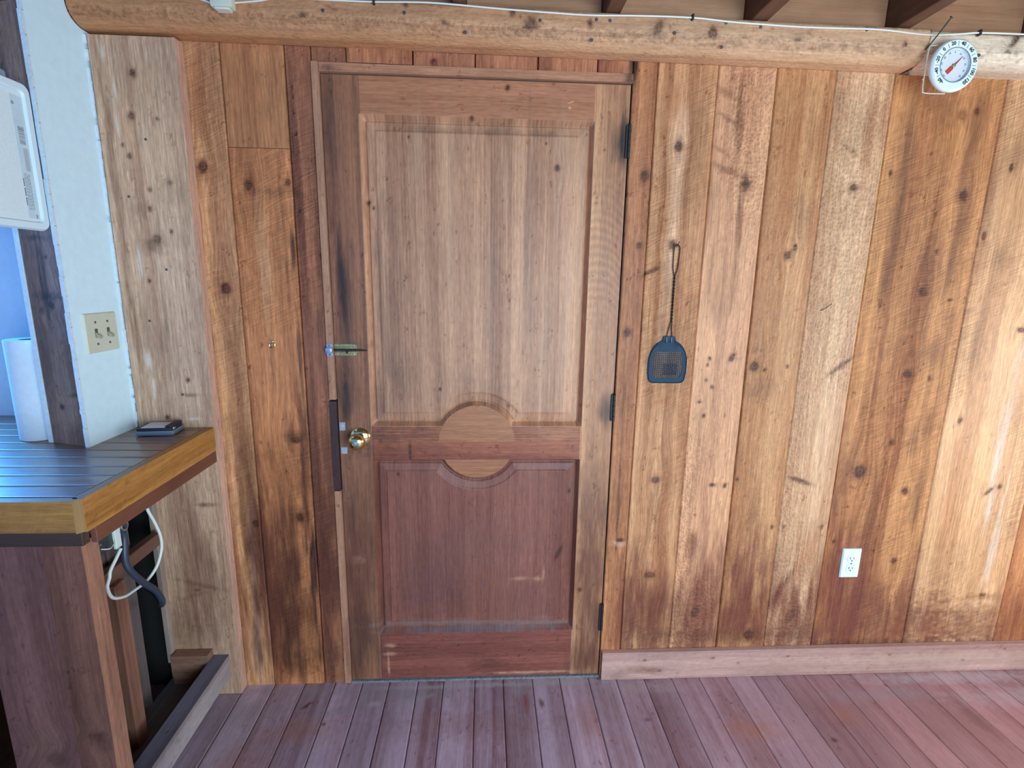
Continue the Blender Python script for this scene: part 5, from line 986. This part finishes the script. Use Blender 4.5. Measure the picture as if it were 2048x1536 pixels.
# ------------------------------------------------------------------ framing under the counter
BR = (.185, .09, .078); BD = (.095, .042, .038)
o = dense_board('base_panel', -1.122, -.9745, -.570, -.552, .001, .8735, 'z', BR, BD, 131, [(-1.03, .31, .02, 1, 0, .5)], [(-1.05, .32, .04, .1, 0, (.20, .12, .085), .5), (-1.0, .6, .03, .15, 0, (.14, .06, .04), .4)], mat=M_door, streak=.5, blot=.7)
tag(o, 'wide reddish brown board standing under the counter front at bottom left', 'board')
def post_shape(co):
    co = co.copy(); m = (co[:, 0] > -.891) & (co[:, 2] < .874); co[m, 0] += .004*(fb(co[m, 2]*7, co[m, 1]*9, 5, 3)-.5); co[:, 1] += .002*(fb(co[:, 2]*5, co[:, 0]*9, 8)-.5); return co
o = dense_board('corner_post', -.9735, -.8890, -.571, -.522, .001, .8735, 'z', (.19, .088, .060), (.10, .042, .03), 132, [(-.925, .37, .012, 1, 0, .6)], [(-.91, .36, .02, .03, 0, (.07, .03, .022), .5)], mat=M_door, edge=((.36, .20, .135), (.22, .11, .075)), shape=post_shape, blot=.5, streak=.5)  # right side tinted paler, the light on it put into the colour
tag(o, 'reddish wooden corner post under the counter corner, coloured paler on its lit right side', 'post')
bm = bmesh.new(); box(bm, -3.19, -1.185, -.570, -.552, .001, .872); tag(obj('cabinet_front', bm, node_wood('cabinet_wood', BR, BD, 'z')), 'dark wooden cabinet front under the counter at the left edge', 'cabinet front')
bm = bmesh.new(); prism(bm, [(-.325, .0785), (-.281, .0785), (-.281, .6105), (-.325, .6105)], 'x', -1.058, -1.020); bmesh.ops.bevel(bm, geom=bm.edges[:], offset=.0015, segments=1, affect='EDGES')
tag(obj('short_stud', bm, node_wood('stud_wood', (.36, .17, .11), (.18, .07, .045), 'z', seed=4, contrast=1.2)), 'short reddish wall stud standing behind the corner post under the counter', 'stud')
bm = bmesh.new(); box(bm, -.998, -.958, -.5205, -.4720, .0785, .9045, .0015, 1); tag(obj('rear_post', bm, node_wood('dark_stud_wood', (.13, .05, .035), (.07, .03, .02), 'z', seed=5)), 'dark stud right behind the corner post under the counter', 'stud')
bm = bmesh.new(); box(bm, -1.062, -1.036, -.4715, -.085, .611, .651, .0015, 1); tag(obj('cross_brace', bm, node_wood('brace_wood', (.24, .12, .08), (.12, .05, .04), 'y', seed=6)), 'horizontal wooden brace behind the cables under the counter', 'brace')
bm = bmesh.new()
for k, (a, b_) in enumerate(((-.520, -.425), (-.423, -.335), (-.333, -.252), (-.250, -.155))): box(bm, -1.105, -1.088+.004*(k % 2), a, b_, .002, .869, .002, 1)
tag(obj('inner_boards', bm, node_wood('dark_inner_board', (.20, .155, .15), (.09, .06, .055), 'z', seed=7)), 'dark vertical boards deep inside the open end under the counter', 'boards')
SB = (.15, .17, .25); SD = (.08, .08, .11)
o = dense_board('sill_plate', -.9405, -.8875, -.5205, -.0415, .0785, .1620, 'y', SB, SD, 141, mat=M_floor, edge=((.34, .33, .35), (.14, .12, .12)), blot=.8)
tag(o, 'dusty grey timber laid along the floor at the open base under the counter', 'timber')
bm = bmesh.new(); box(bm, -1.0860, -.9415, -.5205, -.0415, .0005, .0780, .001, 1); tag(obj('inner_plate', bm, node_wood('dusty_plate_wood', (.19, .18, .20), (.09, .08, .085), 'y', seed=8)), 'low dusty grey plate on the floor behind the raised timber', 'timber')
o = dense_board('wall_block', -1.0600, -.9412, -.0780, -.0415, .0790, .1870, 'x', (.27, .155, .11), (.15, .07, .05), 142, [], [(-.98, .12, .04, .02, 15, (.16, .06, .025), .7), (-.93, .10, .04, .02, 0, (.2, .08, .03), .5)], mat=M_door, blot=.4)
tag(o, 'short brown wooden block against the plank behind the grey timber', 'block')
bm = bmesh.new(); box(bm, -1.083, -1.0665, -.062, -.0415, .150, .905, .001, 1); tag(obj('pale_batten', bm, node_wood('pale_batten_wood', (.42, .31, .25), (.26, .17, .13), 'z', seed=9)), 'thin pale upright batten at the left edge of the plank under the counter', 'batten')
bm = bmesh.new(); box(bm, -3.19, -3.17, -.55, .09, .0, .9); box(bm, -3.17, -1.11, .085, .098, 0, .9); struct(obj('wall_void_shade_sheets', bm, M_gap))  # near-black sheets: darkness of the open void put into the colour

# wires in the opening
def cable(name, pts, r, mat, label):
    bm = bmesh.new(); tube(bm, spline(pts, 8), r, 10); return tag(obj(name, bm, mat, None, True), label, 'cable')
cable('white_cable', [(-.95, -.262, .868), (-.948, -.262, .816), (-.945, -.244, .765), (-.942, -.231, .716), (-.942, -.233, .674), (-.948, -.254, .63), (-.956, -.291, .607), (-.960, -.332, .607), (-.956, -.38, .618), (-.948, -.43, .648), (-.940, -.452, .690), (-.938, -.443, .713), (-.938, -.437, .728), (-.938, -.412, .748), (-.9385, -.392, .763)], .0042, M_cable_w, 'white cable hanging in a loop under the counter')
cable('dark_cable', [(-.95, -.375, .806), (-.948, -.362, .784), (-.946, -.372, .717), (-.940, -.364, .679), (-.936, -.33, .625), (-.936, -.287, .572), (-.942, -.259, .522), (-.975, -.215, .480), (-1.04, -.130, .450), (-1.12, -.060, .440)], .0085, M_cable_k, 'thick dark blue cable crossing the white one under the counter')
eb = empty('electrical_box', (-.97, -.42, .80), 'metal electrical box with white cable clamp under the counter corner', 'electrical box')
bm = bmesh.new(); box(bm, -.985, -.952, -.4705, -.388, .770, .862, .002, 1); obj('box', bm, plain('grey_steel_box', (.10, .12, .13), .4, .7, noise=.3), eb)
bm = bmesh.new(); box(bm, -.952, -.944, -.397, -.377, .764, .872, .001, 1); obj('cable_clamp', bm, M_cable_w, eb)
bm = bmesh.new(); lathe(bm, [(.013, 0), (.013, .012), (.009, .012), (.009, .0)], (-.953, -.362, .812), 'x', 20); obj('connector', bm, M_zinc, eb, True)
for q in (-.455, -.440):
    bm = bmesh.new(); lathe(bm, [(.004, 0), (.003, .003)], (-.952, q, .800), 'x', 12); obj('screw', bm, M_zinc, eb, True)
for q in ([(-.951, -.440, .788), (-.940, -.425, .782), (-.938, -.412, .790)], [(-.945, -.380, .835), (-.938, -.366, .828), (-.940, -.360, .845)]):
    bm = bmesh.new(); tube(bm, spline(q, 5), .002, 8); obj('bare_wire', bm, M_zinc, eb, True)

# ------------------------------------------------------------------ things on the counter
tw = empty('paper_towel_roll', (-1.297, -.135, CZ), 'white paper towel roll standing on the counter behind the exposed stud', 'paper towel')
bm = bmesh.new(); R0 = .0545; H = .2885
lathe(bm, [(.021, .0035), (R0-.001, .001), (R0, .004), (R0+.0004, .09), (R0, .2), (R0, H-.002), (R0-.001, H), (.022, H-.0008), (.021, H-.002), (.021, .0035)], (-1.297, -.135, CZ), 'z', 64, cap=False); obj('sheets', bm, M_paper, tw, True)
bm = bmesh.new(); lathe(bm, [(.0208, .002), (.0208, H-.001), (.0196, H-.001), (.0196, .002), (.0208, .002)], (-1.297, -.135, CZ), 'z', 40, cap=False); obj('cardboard_core', bm, plain('cardboard', (.30, .22, .15), .8), tw, True)
dv = empty('small_device', (-.985, -.095, CZ), 'small black and grey gadget lying on the counter by the plank', 'gadget')
A = Matrix.Translation((-.987, -.100, CZ)) @ Matrix.Rotation(math.radians(6), 4, 'Z')
def dpart(nm, mat, *a, bev=.002, smooth=True):
    bm = bmesh.new(); box(bm, *a, bev, 2); bm.transform(A); return obj(nm, bm, mat, dv, smooth)
dpart('case', M_grey, -.052, .052, -.036, .036, .002, .0155)
dpart('body', M_black, -.050, .048, -.033, .034, .0150, .0240)
dpart('top_label', plain('silver_label', (.62, .60, .68), .5), -.040, .026, -.028, .032, .0238, .0252, bev=.0005)
dpart('side_block', M_black, .028, .048, -.030, .034, .0238, .0300)
dpart('lens', M_zinc, .046, .0505, -.028, -.016, .0170, .0240, bev=.001)
dpart('foot', M_black, -.045, .045, -.030, .030, .0002, .0024, bev=.0005)
